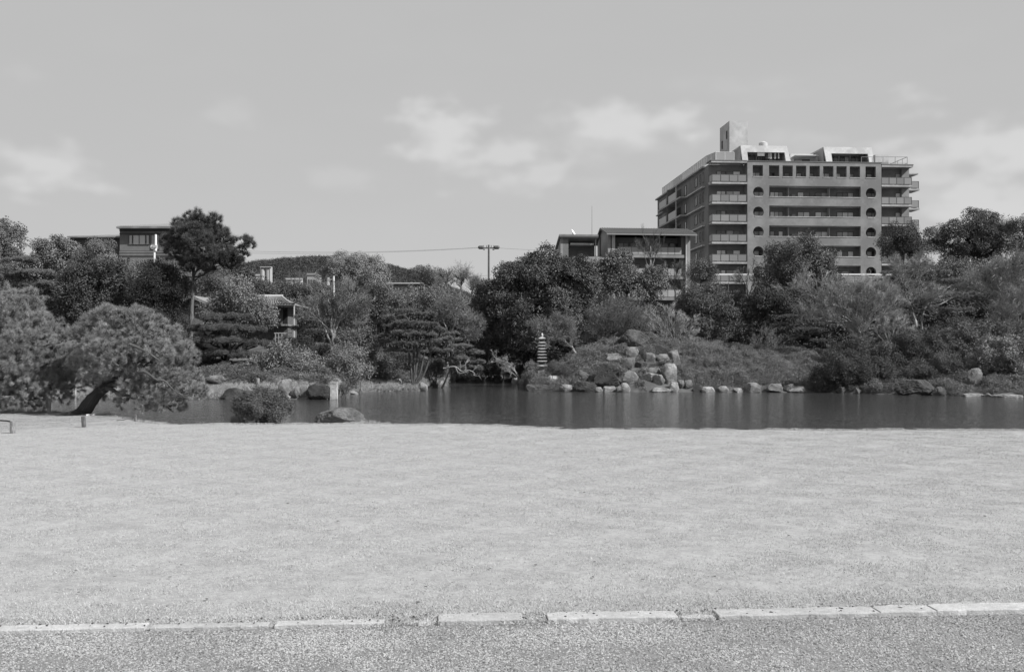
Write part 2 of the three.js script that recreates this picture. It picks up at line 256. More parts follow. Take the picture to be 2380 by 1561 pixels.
// ---------- gravel path and kerb stones ----------
{
  const g = new THREE.PlaneGeometry(60, 16, 1, 1).rotateX(-Math.PI / 2); const uv = g.attributes.uv, p = g.attributes.position; g.translate(0, 0, 8); for (let i = 0; i < p.count; i++) uv.setXY(i, p.getX(i), p.getZ(i));
  g.rotateY(KERB_TURN); g.translate(0, -0.016, -5.86);
  structure('gravel_path', g, M(0.22, 0.95, { map: 'grain', rep: 0.9, bump: 0.006 }));
  const r = rng(41), stones = [];
  const bits = [0, 1, 2, 3].map(() => { const q = new THREE.IcosahedronGeometry(1, 1), a = q.attributes.position; const sx = 0.7 + 0.6 * r(), sy = 0.45 + 0.4 * r(), sz = 0.7 + 0.6 * r(), o = r() * 9; for (let i = 0; i < a.count; i++) { const k = 1 + 0.5 * perlin.noise(a.getX(i) * 1.3 + o, a.getY(i) * 1.3, a.getZ(i) * 1.3); a.setXYZ(i, a.getX(i) * sx * k, a.getY(i) * sy * k, a.getZ(i) * sz * k); } return q; });
  const col = [];
  for (let i = 0; i < 1050; i++) { const s = 0.0022 + 0.004 * r() ** 2.6, q = bits[i % 4].clone(); q.deleteAttribute('uv'); q.deleteAttribute('normal'); q.rotateY(r() * 6).rotateX((r() - 0.5) * 1.2).scale(s, s, s).translate((r() - 0.5) * 0.42, s * 0.35 * r(), (r() - 0.5) * 0.42); stones.push(q); const v = r() < 0.2 ? 0.2 + 0.3 * r() : 0.65 + 0.55 * r(); for (let k = 0; k < q.attributes.position.count * 3; k++) col.push(v); }
  const sg = mergeGeometries(stones); sg.computeVertexNormals(); sg.setAttribute('color', new THREE.Float32BufferAttribute(col, 3));
  const sm = new THREE.MeshStandardMaterial({ roughness: 0.95, vertexColors: true }); sm.color.setRGB(0.365, 0.365, 0.365);
  const at = [];
  for (let d = 4.0; d < 6.5; d += 0.27) for (let x = -d * 0.75; x < d * 0.75; x += 0.27) { const X = x + (r() - 0.5) * 0.2, Z = d + (r() - 0.5) * 0.2; if (Z < -kerbZ(X) - 0.16) at.push([X, Z]); }
  for (let x = -4.6; x < 4.6; x += 0.2) at.push([x, -kerbZ(x) - 0.19 - 0.05 * r()]);
  const im = new THREE.InstancedMesh(sg, sm, at.length), c = new THREE.Color(); im.name = 'gravel';
  at.forEach(([X, Z], i) => { im.setMatrixAt(i, m4.compose(V(X, -0.017, -Z), q5.setFromAxisAngle(Y, r() * 6.28), V(1, 1, 1))); const v = 0.92 + 0.5 * fbm(X * 1.1, Z * 1.6, 4, 3); im.setColorAt(i, c.setRGB(v, v, v)); });
  tag(im, 'loose fine gravel of the path in the foreground', 'gravel', null, 'stuff'); scene.add(im);
  const kerb = thing('kerb', null, null, V(0, 0, -5.84), KERB_TURN); kerb.userData.kind = 'structure';
  const lx = (px) => { const q = (px - CX) / F, t = Math.tan(KERB_TURN); return q * 5.84 / (1 - q * t) / Math.cos(KERB_TURN); };
  // [from, to, top above the lawn, inset of the back edge]
  [[-1100, -640, 0.01, 0], [-630, -175, 0.012, 0], [-165, 332, 0.008, 0.055], [350, 620, 0.003, 0.075], [640, 890, 0.007, 0.06], [974, 1000, -0.004, 0.08], [1020, 1214, 0.016, 0], [1276, 1574, 0.014, 0.01], [1588, 1660, -0.004, 0.08], [1673, 2044, 0.013, 0.01], [2050, 2176, 0.016, 0], [2182, 2640, 0.022, 0], [2650, 3100, 0.02, 0], [3110, 3500, 0.02, 0]].forEach(([a, b, top, inset], n) => {
    const x0 = lx(a), x1 = lx(b), w = 0.145 - inset, sh = new THREE.Shape(), q = rng(70 + n), k = Math.max(3, Math.round((x1 - x0) / 0.06)), front = [], back = [];
    for (let i = 0; i <= k; i++) { const x = lerp(x0, x1, i / k); front.push([x, (q() - 0.5) * 0.012]); back.push([x, w + (q() - 0.5) * 0.025 - (i === 0 || i === k ? 0.012 : 0)]); }
    sh.moveTo(...front[0]); front.slice(1).forEach((p) => sh.lineTo(...p)); back.reverse().forEach((p) => sh.lineTo(...p));
    const e = new THREE.ExtrudeGeometry(sh, { depth: 0.12, bevelEnabled: true, bevelThickness: 0.006, bevelSize: 0.006, bevelSegments: 2 });
    e.rotateX(-Math.PI / 2); e.translate(0, top * 0.6 + 0.002 - 0.126, 0);
    part('kerb_stone', boxUV(e), M(0.47 + 0.04 * (n % 3), 0.95, { map: 'grain', rep: 1.7, bump: 0.004 }), kerb);
  });
  // dead leaves blown over the grass
  { const r3 = rng(46), q = []; for (let i = 0; i < 150; i++) { const z = 6.1 + 5 * r3() ** 2, x = (r3() - 0.5) * z * 1.1, s = 0.008 + 0.01 * r3(), g = new THREE.CircleGeometry(s, 5); g.scale(1, 0.6, 1); g.rotateX(-1.57 + (r3() - 0.5) * 0.9); g.rotateY(r3() * 6); g.translate(x, 0.014, -z); g.deleteAttribute('uv'); q.push(g); } tag(part('fallen_leaves', mergeGeometries(q), M(0.09, 0.9)), 'tiny dark dead leaves scattered over the near lawn', 'leaves', null, 'stuff'); }
  // crumbs of soil and moss lying on the stones and in the gaps
  const crumbs = []; const r2 = rng(45);
  for (let i = 0; i < 210; i++) { const x = (r2() - 0.5) * 7 + 0.6 * (r2() - 0.5), zz = 0.01 + 0.15 * r2(), s = 0.002 + 0.005 * r2() ** 2, q = bits[i % 4].clone(); q.scale(s * 1.4, s, s).rotateY(r2() * 6).translate(x, 0.011, -zz); q.deleteAttribute('uv'); crumbs.push(q); }
  const cg = mergeGeometries(crumbs); cg.rotateY(KERB_TURN); cg.translate(0, 0, -5.84);
  const cm = part('soil_crumbs', cg, M(0.07, 1)); tag(cm, 'dark crumbs of soil scattered over the kerb stones', 'soil', null, 'stuff');
}

// ---------- rocks ----------
function rockGeo(sx, sy, sz, seed, detail, sharp = 0.5, peak = 0) {
  const r = rng(seed * 7 + 3), planes = []; for (let i = 0; i < 9; i++) { const n = rv(r); planes.push([n, lerp(0.92, 0.42, r() * Math.min(1, sharp * 1.3))]); } planes.push([V(0, 1, 0.1).normalize(), 0.86]);
  let g = new THREE.IcosahedronGeometry(1, detail); g.deleteAttribute('uv'); g.deleteAttribute('normal'); g = mergeVertices(g, 1e-4);
  const p = g.attributes.position, d = V(0, 0, 0);
  for (let i = 0; i < p.count; i++) {
    d.fromBufferAttribute(p, i).normalize(); let k = 1.05;
    for (const [n, w] of planes) { const c = d.dot(n); if (c > 0.05) k = Math.min(k, w / c); }
    k *= 1 + 0.12 * fbm(d.x * 1.7 + seed, d.y * 1.7, d.z * 1.7, 3) + 0.12 * fbm(d.x * 6, d.y * 6 + seed, d.z * 6, 3);
    const pk = peak ? 1 - peak * clamp(d.y * k, -0.2, 1) : 1;
    p.setXYZ(i, d.x * k * sx * pk, d.y * k * sy, d.z * k * sz);
  }
  g.computeVertexNormals(); g = toCreasedNormals(g, 0.22);
  return boxUV(g);
}
const rockSpots = [];                                            // where plants leave room for the stones
// a stone given by its outline box in the frame, its distance, its tone and how angular it is
function rock(x0, x1, y0, y1, d, tone, label, o = {}) {
  const seen = onLand((x0 + x1) / 2, y1 - 0.12 * (y1 - y0), 60); if (!d || (d > 39 && d < 56)) d = Math.min(seen, 58);
  const c = W((x0 + x1) / 2, (y0 + y1) / 2, d), w = (x1 - x0) / F * d / 2, h = (y1 - y0) / F * d / 2, seed = Math.round(x0 * 3 + y0);
  const big = x0 > 1335 && x1 < 1600 && y1 < 898 ? 1.16 : 1, g = rockGeo(w * 1.18 * big, h * 1.12 * big * (o.bury ?? 1.25), (o.deep ?? 0.8) * Math.max(w, h * 0.7), seed, o.detail ?? (w > 0.45 ? 9 : 6), o.sharp ?? 0.7, o.peak ?? 0);
  if (o.lean) g.rotateZ(o.lean);
  const m = part(numbered('garden_rock'), g, stoneMat(Math.round((tone < 0.2 ? 0.75 : 0.95) * tone * 100) / 100)); m.position.copy(c); m.position.y -= h * ((o.bury ?? 1.25) - 1) * 0.9; m.rotation.y = o.turn ?? 0;
  rockSpots.push([c.x, c.z, Math.max(w, h * 0.5) * 1.1]); tag(m, label, 'rock', o.group); return m;
}
rock(740, 838, 947, 992, 21.7, 0.2, 'large angular rock at the lawn edge near a grass tuft', { detail: 12, sharp: 0.75, bury: 1.2, turn: 0.5, peak: 0.25 });
rock(535, 568, 961, 990, 21.8, 0.3, 'small pale rock left of the clipped round bush', { bury: 1.2 });
rock(525, 588, 901, 931, 41, 0.1, 'dark grassy shore rock behind the clipped bush', { sharp: 0.8 });
rock(566, 596, 898, 922, 41.3, 0.36, 'thin slanted pale slab beside the mooring post', { lean: -0.6, deep: 0.5, sharp: 0.9 });
rock(606, 634, 905, 922, 41.6, 0.22, 'low grey stone just right of the mooring post', {});
rock(645, 678, 880, 925, 41.8, 0.33, 'tall upright stone on the left shore', { bury: 1.1 });
rock(636, 680, 914, 932, 40.9, 0.5, 'flat bright stone at the water below the upright stone', { bury: 1.1 });
rock(678, 696, 899, 925, 41.6, 0.24, 'left one of two round stones beside the upright stone', {});
rock(697, 716, 896, 923, 42, 0.28, 'right one of two round stones beside the upright stone', {});
rock(714, 762, 889, 930, 42, 0.09, 'dark rounded boulder left of the white pillar', { sharp: 0.3, bury: 1.1 });
rock(786, 806, 905, 924, 43, 0.26, 'grey stone just right of the white pillar', {});
rock(806, 834, 908, 920, 44.6, 0.36, 'low flat stone at the tip of the left shore', { bury: 1.3 });
rock(480, 520, 872, 893, 46, 0.27, 'rounded grey rock among shrubs under the layered tree', {});
rock(918, 942, 877, 893, 50, 0.42, 'pale boulder left of the island pine trunks', {});
rock(942, 958, 883, 895, 49.6, 0.3, 'small boulder touching the island pine roots', {});
rock(972, 992, 888, 912, 48.7, 0.4, 'pale upright stone at the right tip of the pine island', {});
rock(1000, 1016, 885, 902, 53, 0.22, 'left one of the boulders right of the pine island', {});
rock(1013, 1032, 883, 903, 53, 0.4, 'pale round boulder right of the pine island', {});
rock(1031, 1042, 894, 902, 53.4, 0.35, 'lowest little stone right of the pine island', {});
[[1056, 1080, 872], [1078, 1106, 874], [1104, 1130, 871], [1128, 1150, 875], [1148, 1172, 872], [1170, 1192, 874]].forEach(([a, b, y], i) => rock(a, b, y, 888, 64.3, 0.13 + 0.05 * (i % 3), ['first', 'second', 'third', 'fourth', 'fifth', 'sixth'][i] + ' edging stone from the left at the back of the inlet', { bury: 1.1 }));
rock(1190, 1207, 878, 893, 58.5, 0.5, 'left one of two pale rocks at the inlet mouth', { sharp: 0.9 });
rock(1206, 1224, 879, 894, 58.3, 0.46, 'right one of two pale rocks at the inlet mouth', { sharp: 0.9 });
rock(1227, 1240, 871, 886, 56, 0.42, 'small pale stone at the foot of the stone pagoda', {});
rock(1222, 1248, 893, 911, 48.6, 0.17, 'dark shore stone below the stone pagoda', {});
rock(1274, 1305, 868, 892, 0, 0.5, 'bright jagged rock on the left foot of the mound', { sharp: 1 });
rock(1304, 1332, 893, 912, 48.4, 0.38, 'pale shore stone below the bright jagged rock', {});
rock(1336, 1384, 886, 912, 48.8, 0.11, 'low dark shore boulder left of the row of pale stones', { sharp: 0.7 });
rock(1382, 1404, 899, 911, 48.3, 0.42, 'first pale stone of the row at the water', {});
rock(1402, 1431, 897, 912, 48.2, 0.46, 'second pale stone of the row at the water', {});
rock(1430, 1447, 898, 912, 48.3, 0.24, 'little grey stone beside the upright pale shore stone', {});
rock(1444, 1464, 889, 913, 48.1, 0.52, 'upright pale stone at the water below the mound', { bury: 1.1 });
rock(1376, 1446, 846, 898, 0, 0.075, 'big dark triangular rock on the mound', { sharp: 1, detail: 12, bury: 1.1, turn: 0.2, peak: 0.6 });
rock(1440, 1480, 865, 889, 0, 0.3, 'tilted grey rock right of the big dark triangular rock', { sharp: 0.9, lean: 0.3 });
rock(1449, 1480, 833, 857, 0, 0.2, 'flat topped slab in the middle of the mound', { sharp: 1, lean: 0.15 });
rock(1456, 1480, 808, 829, 0, 0.3, 'round grey stone below the summit rock', { sharp: 0.3 });
rock(1448, 1500, 770, 806, 0, 0.17, 'big rounded summit rock on top of the mound', { sharp: 0.4, detail: 11 });
rock(1412, 1440, 818, 832, 0, 0.26, 'low stone on the left slope under the summit rock', {});
rock(1414, 1444, 828, 842, 0, 0.32, 'pale flat stone above the big dark triangular rock', { sharp: 0.9 });
rock(1517, 1562, 802, 824, 0, 0.1, 'dark overhanging ledge rock right of the summit', { sharp: 0.9 });
rock(1557, 1584, 817, 845, 0, 0.25, 'leaning stone under the bare fan shaped shrub', { lean: 0.3 });
rock(1497, 1529, 851, 876, 0, 0.3, 'layered slab left of the tall standing stone', { sharp: 1 });
rock(1520, 1546, 872, 893, 0, 0.34, 'angular stone leaning on the tall standing stone', { sharp: 1 });
rock(1492, 1520, 822, 842, 0, 0.26, 'angular block below the dark ledge rock', { sharp: 1 });
rock(1530, 1556, 824, 840, 0, 0.34, 'pale slab below the right end of the ledge rock', { sharp: 1 });
rock(1345, 1372, 862, 884, 0, 0.22, 'mossy rock on the left slope of the mound', { sharp: 1 });
rock(1494, 1526, 868, 884, 0, 0.4, 'pale wedge below the layered slab', { sharp: 0.9 });
rock(1480, 1500, 840, 856, 0, 0.16, 'small dark stone between the two slabs', {});
rock(1523, 1545, 838, 852, 0, 0.14, 'small dark stone above the tall standing stone', {});
rock(1542, 1570, 848, 892, 0, 0.4, 'tall pale standing stone on the mound', { bury: 1.1, sharp: 0.3 });
rock(1505, 1554, 900, 913, 48.2, 0.36, 'long flat shore stone below the mound', { bury: 1.2 });
rock(1552, 1578, 888, 912, 48.3, 0.42, 'blocky pale stone at the water under the standing stone', {});
rock(1574, 1592, 883, 902, 49, 0.24, 'grey stone tucked behind the blocky pale stone', {});
rock(1588, 1611, 882, 902, 49, 0.3, 'squat stone with a flat top at the right foot of the mound', { sharp: 0.8 });
rock(1612, 1634, 896, 912, 48.3, 0.1, 'dark little stone at the start of the right shore', {});
rock(1633, 1662, 898, 913, 48, 0.5, 'first bright stone of the right shore', { sharp: 0.9 });
rock(1670, 1692, 897, 912, 48.1, 0.4, 'second bright stone of the right shore, smaller and square', { sharp: 0.9 });
rock(1706, 1728, 902, 913, 47.8, 0.46, 'third bright stone of the right shore, low and flat', { sharp: 0.9 });
rock(1734, 1769, 889, 912, 48, 0.28, 'half round grey stone of the right shore', { sharp: 0.3 });
rock(1786, 1827, 892, 913, 47.7, 0.32, 'broad stone left of the long flat stones', {});
rock(1824, 1847, 891, 906, 48.4, 0.22, 'small stone behind the long flat stones', {});
rock(1828, 1882, 897, 914, 47.5, 0.36, 'long flat pale stone beside the dark overhanging bush', { sharp: 0.8, bury: 1.2 });
rock(1940, 1972, 898, 916, 46.9, 0.15, 'shaded stone under the dark overhanging bush', {});
rock(1985, 2010, 902, 917, 46.6, 0.2, 'second shaded stone under the dark overhanging bush', {});
rock(2092, 2162, 882, 920, 45.6, 0.13, 'big rounded boulder on the right shore', { sharp: 0.35, detail: 12, bury: 1.1 });
rock(2100, 2141, 913, 923, 44.2, 0.46, 'flat pale stone in the water before the big boulder', { bury: 1.2 });
rock(2165, 2200, 898, 921, 45, 0.16, 'dark stone right of the big boulder', {});
rock(2251, 2282, 856, 904, 46, 0.27, 'tall standing stone on the far right shore', { bury: 1.1, sharp: 0.4 });
rock(2240, 2285, 914, 925, 43.5, 0.42, 'flat pale shore stone below the far right standing stone', { bury: 1.2 });
rock(2286, 2308, 914, 925, 43.4, 0.3, 'small square stone at the far right waterline', {});
rock(2314, 2372, 914, 926, 43.2, 0.4, 'long flat stone at the far right waterline', { bury: 1.2 });

// ---------- stone pagoda, posts, pillar, poles ----------
{
  const d = 52, b = W(1260, 864, d), k = d / F; rockSpots.push([b.x, b.z, 0.5]); const t = thing('stone_pagoda', 'slim stone pagoda of many roofs standing before the dark evergreen', 'pagoda', b), tone = 0.42;
  const ys = [851, 840.5, 832.5, 825.5, 818.5, 811.5, 804.5, 797.5, 788], at = (y) => (864 - y) * k;
  part('base', merge([box(-0.24, 0.24, -0.25, 0.06, -0.24, 0.24), box(-0.15, 0.15, 0.06, at(853), -0.15, 0.15)]), stoneMat(tone * 0.7), t);
  ys.forEach((y, i) => {
    const w = lerp(12, 8.6, i / 8) * k, h0 = at(y), th = 2.7 * k, top = i < 8 ? at(ys[i + 1]) : h0;
    const roofS = []; // low four-sided roof with slightly lifted corners
    const e = (sx, sz, yy, q) => [sx * q, yy, sz * q], c4 = [[-1, -1], [1, -1], [1, 1], [-1, 1]];
    for (let j = 0; j < 4; j++) { const A = c4[j], B = c4[(j + 1) % 4], m = [(A[0] + B[0]) / 2, (A[1] + B[1]) / 2], up = 0.018, hi = i === 8 ? th * 2.1 : th * 1.1, q = i === 8 ? 0.3 : 0.55;
      const a0 = e(...A, h0 + up, w), b0 = e(...B, h0 + up, w), m0 = e(...m, h0, w), a1 = e(...A, h0 + up + th * 0.55, w), b1 = e(...B, h0 + up + th * 0.55, w), m1 = e(...m, h0 + th * 0.5, w), a2 = e(...A, h0 + hi, w * q), b2 = e(...B, h0 + hi, w * q);
      roofS.push(...quad(a0, m0, m1, a1), ...quad(m0, b0, b1, m1), [a1, m1, a2], [m1, b2, a2], [m1, b1, b2], [a0, [0, h0 - 0.01, 0], m0], [m0, [0, h0 - 0.01, 0], b0]); }
    part('roof', poly(roofS), stoneMat(0.5), t);
    if (i < 8) part('storey', box(-w * 0.62, w * 0.62, h0 + th * 0.8, top + 0.01, -w * 0.62, w * 0.62), stoneMat(tone * 0.35), t);  // storeys toned darker than the roofs: eave shade put into the stone colour
  });
  const f = [[0, 0], [0.075, 0], [0.09, 0.05], [0.05, 0.09], [0.045, 0.14], [0.075, 0.18], [0.05, 0.23], [0.02, 0.29], [0, 0.31]].map(([x, y]) => new THREE.Vector2(x, y));
  const fin = new THREE.LatheGeometry(f, 12); fin.translate(0, at(787), 0); part('finial', boxUV(fin), stoneMat(0.7), t);
}
function stake(x, y0, y1, w, tone, label, d = EYE * F / (y1 - HY), name = 'wooden_stake', cat = 'stake', lean = 0) {
  const b = W(x, y1, d), h = (y1 - y0) / F * d, r = w / 2 / F * d, t = thing(name, label, cat, b);
  const prof = [[0, h], [r * 0.8, h], [r, h - r * 0.2], [r * 1.03, h * 0.5], [r * 1.02, -0.25], [0, -0.25]].reverse().map(([a, c]) => new THREE.Vector2(Math.max(a, 1e-4), c));
  const g = new THREE.LatheGeometry(prof, 14); g.rotateZ(lean); part('shaft', boxUV(g), barkMat(tone), t);
  const c = new THREE.CircleGeometry(r * 0.78, 12).rotateX(-Math.PI / 2); c.translate(-Math.sin(lean) * h, h * Math.cos(lean) + 0.003, 0); part('cut_end', boxUV(c), M(tone * 1.5, 0.9, { map: 'grain', rep: 4 }), t);
  return t;
}
stake(28, 978, 1007, 12, 0.3, 'short wooden stake at the far left of the lawn');
stake(194, 967, 992.5, 9.5, 0.14, 'dark short wooden stake before the leaning pine trunk', undefined, undefined, undefined, 0.06);
stake(314, 964, 984, 6, 0.2, 'thin weathered stake at the water under the pine', 21.9);
stake(113, 926, 960, 8, 0.36, 'pale prop post under the left pine boughs', 24.6, 'prop_post', 'post');
stake(174, 880, 929, 4, 0.5, 'slim white post in the water behind the leaning trunk', 40.5, 'water_post', 'post');
stake(598, 879, 923, 10, 0.32, 'round wooden mooring post standing at the left shore', 40.6, 'mooring_post', 'post');
{ const t = part(numbered('added_shade_rail'), tube(wobble(W(-60, 973, 19.2), W(27, 980, 18.75), 6, 0.02, rng(4)), 0.016, 0.014, 7), barkMat(0.06)); tag(t, 'added dark thin rail standing in for the shade beside the far left stake', 'rail'); }  // dark rail added where only a patch of pine shade lies on the turf
{ // rod tied to the thin stake, pole by the trunk
  const t = part(numbered('bamboo_rod'), tube(wobble(W(270, 977, 22), W(313, 971, 21.9), 6, 0.02, rng(5)), 0.012, 0.009, 6), barkMat(0.3)); tag(t, 'thin bamboo rod tied low to the weathered stake', 'rod');
  const p = part(numbered('fallen_pole'), tube(wobble(W(198, 965.5, 23.6), W(254, 958.5, 24.1), 5, 0.012, rng(6)), 0.03, 0.034, 8), M(0.6, 0.8, { map: 'grain', rep: 2 })); tag(p, 'pale pole lying at the foot of the leaning pine', 'pole');
  const w = thing('stone_pillar', 'short white square stone pillar at the left shore', 'pillar', W(776, 929, 40.9)), k = 40.9 / F;
  part('shaft', box(-8 * k, 8 * k, -0.3, 38 * k, -8 * k, 8 * k), stoneMat(0.62), w); part('cap', box(-8.6 * k, 8.6 * k, 38 * k, 42 * k, -8.6 * k, 8.6 * k), stoneMat(0.55), w);
}

// ---------- plants ----------
// blobs: [x, y, half width, half height, nearer(+)/farther(-) metres, depth factor] in the frame; a crown is many small lumps set round each blob, each lump many clumps of leaves
function crownSpots(blobs, d, o) {
  const r = rng(o.seed), out = [], { cs, dens = 1.1, lumpMax = 0.6, kind } = o, k = d / F;
  for (const [px, py, rx, ry, dz = 0, df = 1] of blobs) {
    const c = W(px, py, d - dz), a = rx * k * 0.92, b = ry * k * 0.92, e = Math.min(a, b * 1.5) * df, R = Math.cbrt(a * b * e);
    const lr0 = clamp(R * 0.36, cs * 1.1, lumpMax), nl = Math.ceil((kind === 'needle' ? 3.4 : 2.6) * (R / lr0) ** 2);
    for (let i = 0; i < nl; i++) {
      const u = rv(r); if (u.y < -0.25 && r() < 0.55) u.y *= -1;
      const lr = lr0 * (0.6 + 0.8 * r()), q = 0.68 + 0.34 * r(), hue = cs < 0.1 ? 1 : 0.75 + 0.5 * r(), L = V(c.x + u.x * a * q, c.y + u.y * b * q, c.z + u.z * e * q), n = Math.ceil(dens * 5.2 * lr * lr / (LEAF[kind ?? 'broad'] * cs * cs));
      for (let j = 0; j < n; j++) { const w = rv(r).addScaledVector(u, 0.5).add(V(0, 0.25, 0)).normalize(), p = L.clone().addScaledVector(w, lr * (0.72 + 0.28 * r())); p.y += (r() - 0.5) * 0.1 * lr; out.push([p, w.clone().add(V(0, o.up ?? 0.5, 0)).addScaledVector(rv(r), 0.35), cs, hue]); }
    }
    const ni = Math.ceil((o.fill ?? 1) * 3.4 * R * R / (LEAF[kind ?? 'broad'] * cs * cs));
    for (let j = 0; j < ni; j++) { const w = rv(r), q = 0.74 * Math.cbrt(r()); out.push([V(c.x + w.x * a * q, c.y + w.y * b * q, c.z + w.z * e * q), w, cs * 1.15]); }
  }
  return out;
}
function padSpots(blobs, d, o) {                                   // flat trays of needles, as gardeners clip them
  const r = rng(o.seed), out = [], k = d / F, { cs, dens = 1.2 } = o, more = 3;
  for (const [px, py, rx, ry, dz = 0, df = 0.9] of blobs) {
    const c = W(px, py, d - dz), a = rx * k, b = ry * k, e = a * df, sub = Math.max(3, Math.round(a * e / 0.075));
    for (let i = 0; i < sub; i++) {
      const w = r() * 6.283, q = Math.sqrt(r()) * 0.85, L = V(c.x + Math.cos(w) * a * q, c.y + b * (0.7 * Math.sqrt(1 - q * q) - 0.1), c.z + Math.sin(w) * e * q), lr = 0.15 + 0.1 * r(), n = Math.ceil(more * dens * 5.5 * lr * lr / (LEAF[o.kind ?? 'pad'] * cs * cs));
      for (let j = 0; j < n; j++) { const s = r() * 6.283, t = Math.sqrt(r()); out.push([V(L.x + Math.cos(s) * lr * t, L.y + 0.4 * lr * (1 - t * t) + (r() - 0.6) * b * 0.3, L.z + Math.sin(s) * lr * t), V(Math.cos(s) * t * 0.9, 1, Math.sin(s) * t * 0.9).addScaledVector(rv(r), 0.3), cs]); }
    }
  }
  return out;
}
const baseAt = (px, d) => { const x = (px - CX) / F * d; return V(x, land(x, -d), -d); };
function trunkAndLimbs(t, base, blobs, d, r0, tone, seed, bend = 0.15) {
  const r = rng(seed + 5), o = V(0, 0, 0); let low = Infinity, cx = 0, cz = 0, cy = 0, w = 0;
  for (const [px, py, rx, ry, dz = 0] of blobs) { const c = W(px, py, d - dz), m = rx * ry; cx += c.x * m; cy += c.y * m; cz += c.z * m; w += m; low = Math.min(low, W(px, py + ry * 0.8, d - dz).y); }
  const C = V(cx / w, cy / w, cz / w), fork = V(lerp(base.x, C.x, 0.55), clamp(low + 0.1, base.y + 0.4, C.y - 0.1), lerp(base.z, C.z, 0.55));
  const tr = [tube(curve([base.clone().add(V(0, -0.3, 0)), ...wobble(base, fork, 4, bend * base.distanceTo(fork) * 0.3, r).slice(1), C], 12), r0 * 1.15, r0 * 0.45, 8, seed)];
  const limbs = [];
  for (const [px, py, rx, ry, dz = 0] of blobs) { const c = W(px, py, d - dz), m = fork.clone().lerp(C, r() * 0.6), n = 2 + Math.round(rx * d / F / 0.8);
    limbs.push(tube(curve(wobble(m, c, 4, m.distanceTo(c) * 0.18, r), 8), r0 * 0.5, r0 * 0.16, 6, seed + 1));
    for (let i = 0; i < n; i++) { const u = rv(r), e = c.clone().add(V(u.x * rx, Math.abs(u.y) * ry, u.z * Math.min(rx, ry)).multiplyScalar(0.8 * d / F)); limbs.push(tube(wobble(m.clone().lerp(c, 0.5 + 0.4 * r()), e, 4, 0.12, r), r0 * 0.2, r0 * 0.05, 5, seed + i + 2)); } }
  part('trunk', merge(tr), barkMat(tone), t); part('limbs', merge(limbs), barkMat(tone), t).userData.kind = 'stuff';
}
let seedNo = 100;
// a leafy tree with its trunk: o.k names the kind of foliage clump
function tree(name, label, px, d, r0, blobs, o = {}) {
  const seed = o.seed ?? seedNo++, base = o.base ?? baseAt(px, d), t = thing(name, label, o.cat ?? 'tree'), k = o.k ?? 'broad';
  trunkAndLimbs(t, base, blobs, d, r0, o.bark ?? 0.1, seed, o.bend);
  const spots = (o.pads ? padSpots : crownSpots)(blobs, d, { cs: 0.28, ...o, kind: k, seed });
  foliage('crown', spots, k, (k === 'needle' || k === 'pad' ? needleMat : leafMat)(o.tone ?? 0.1), t, seed, o.vary ?? 0.4);
  return t;
}
function bush(name, label, d, blobs, o = {}) {
  const seed = o.seed ?? seedNo++, t = thing(name, label, o.cat ?? 'bush'), r = rng(seed), k = o.k ?? 'small', stems = [];
  for (const [px, py, rx, ry, dz = 0] of blobs) { const c = W(px, py, d - dz), b = baseAt(px, d - dz); if (b.y < -0.6) b.y = Math.max(b.y, c.y - ry * d / F - 0.15); b.y = Math.min(b.y, c.y - 0.05);
    for (let i = 0; i < 5; i++) { const u = rv(r); stems.push(tube(wobble(b.clone().add(V((r() - 0.5) * 0.2, -0.1, (r() - 0.5) * 0.2)), c.clone().add(V(u.x * rx, Math.abs(u.y) * ry, u.z * rx * 0.7).multiplyScalar(0.75 * d / F)), 4, 0.1, r), 0.022, 0.008, 5, seed + i)); } }
  part('stems', merge(stems), barkMat(o.bark ?? 0.14), t).userData.kind = 'stuff';
  foliage('foliage', crownSpots(blobs, d, { cs: 0.2, lumpMax: 0.42, ...o, kind: k, seed }), k, (k === 'needle' ? needleMat : k === 'twig' || k === 'fan' ? twigMat : leafMat)(o.tone ?? 0.1), t, seed, o.vary ?? 0.55);
  return t;
}
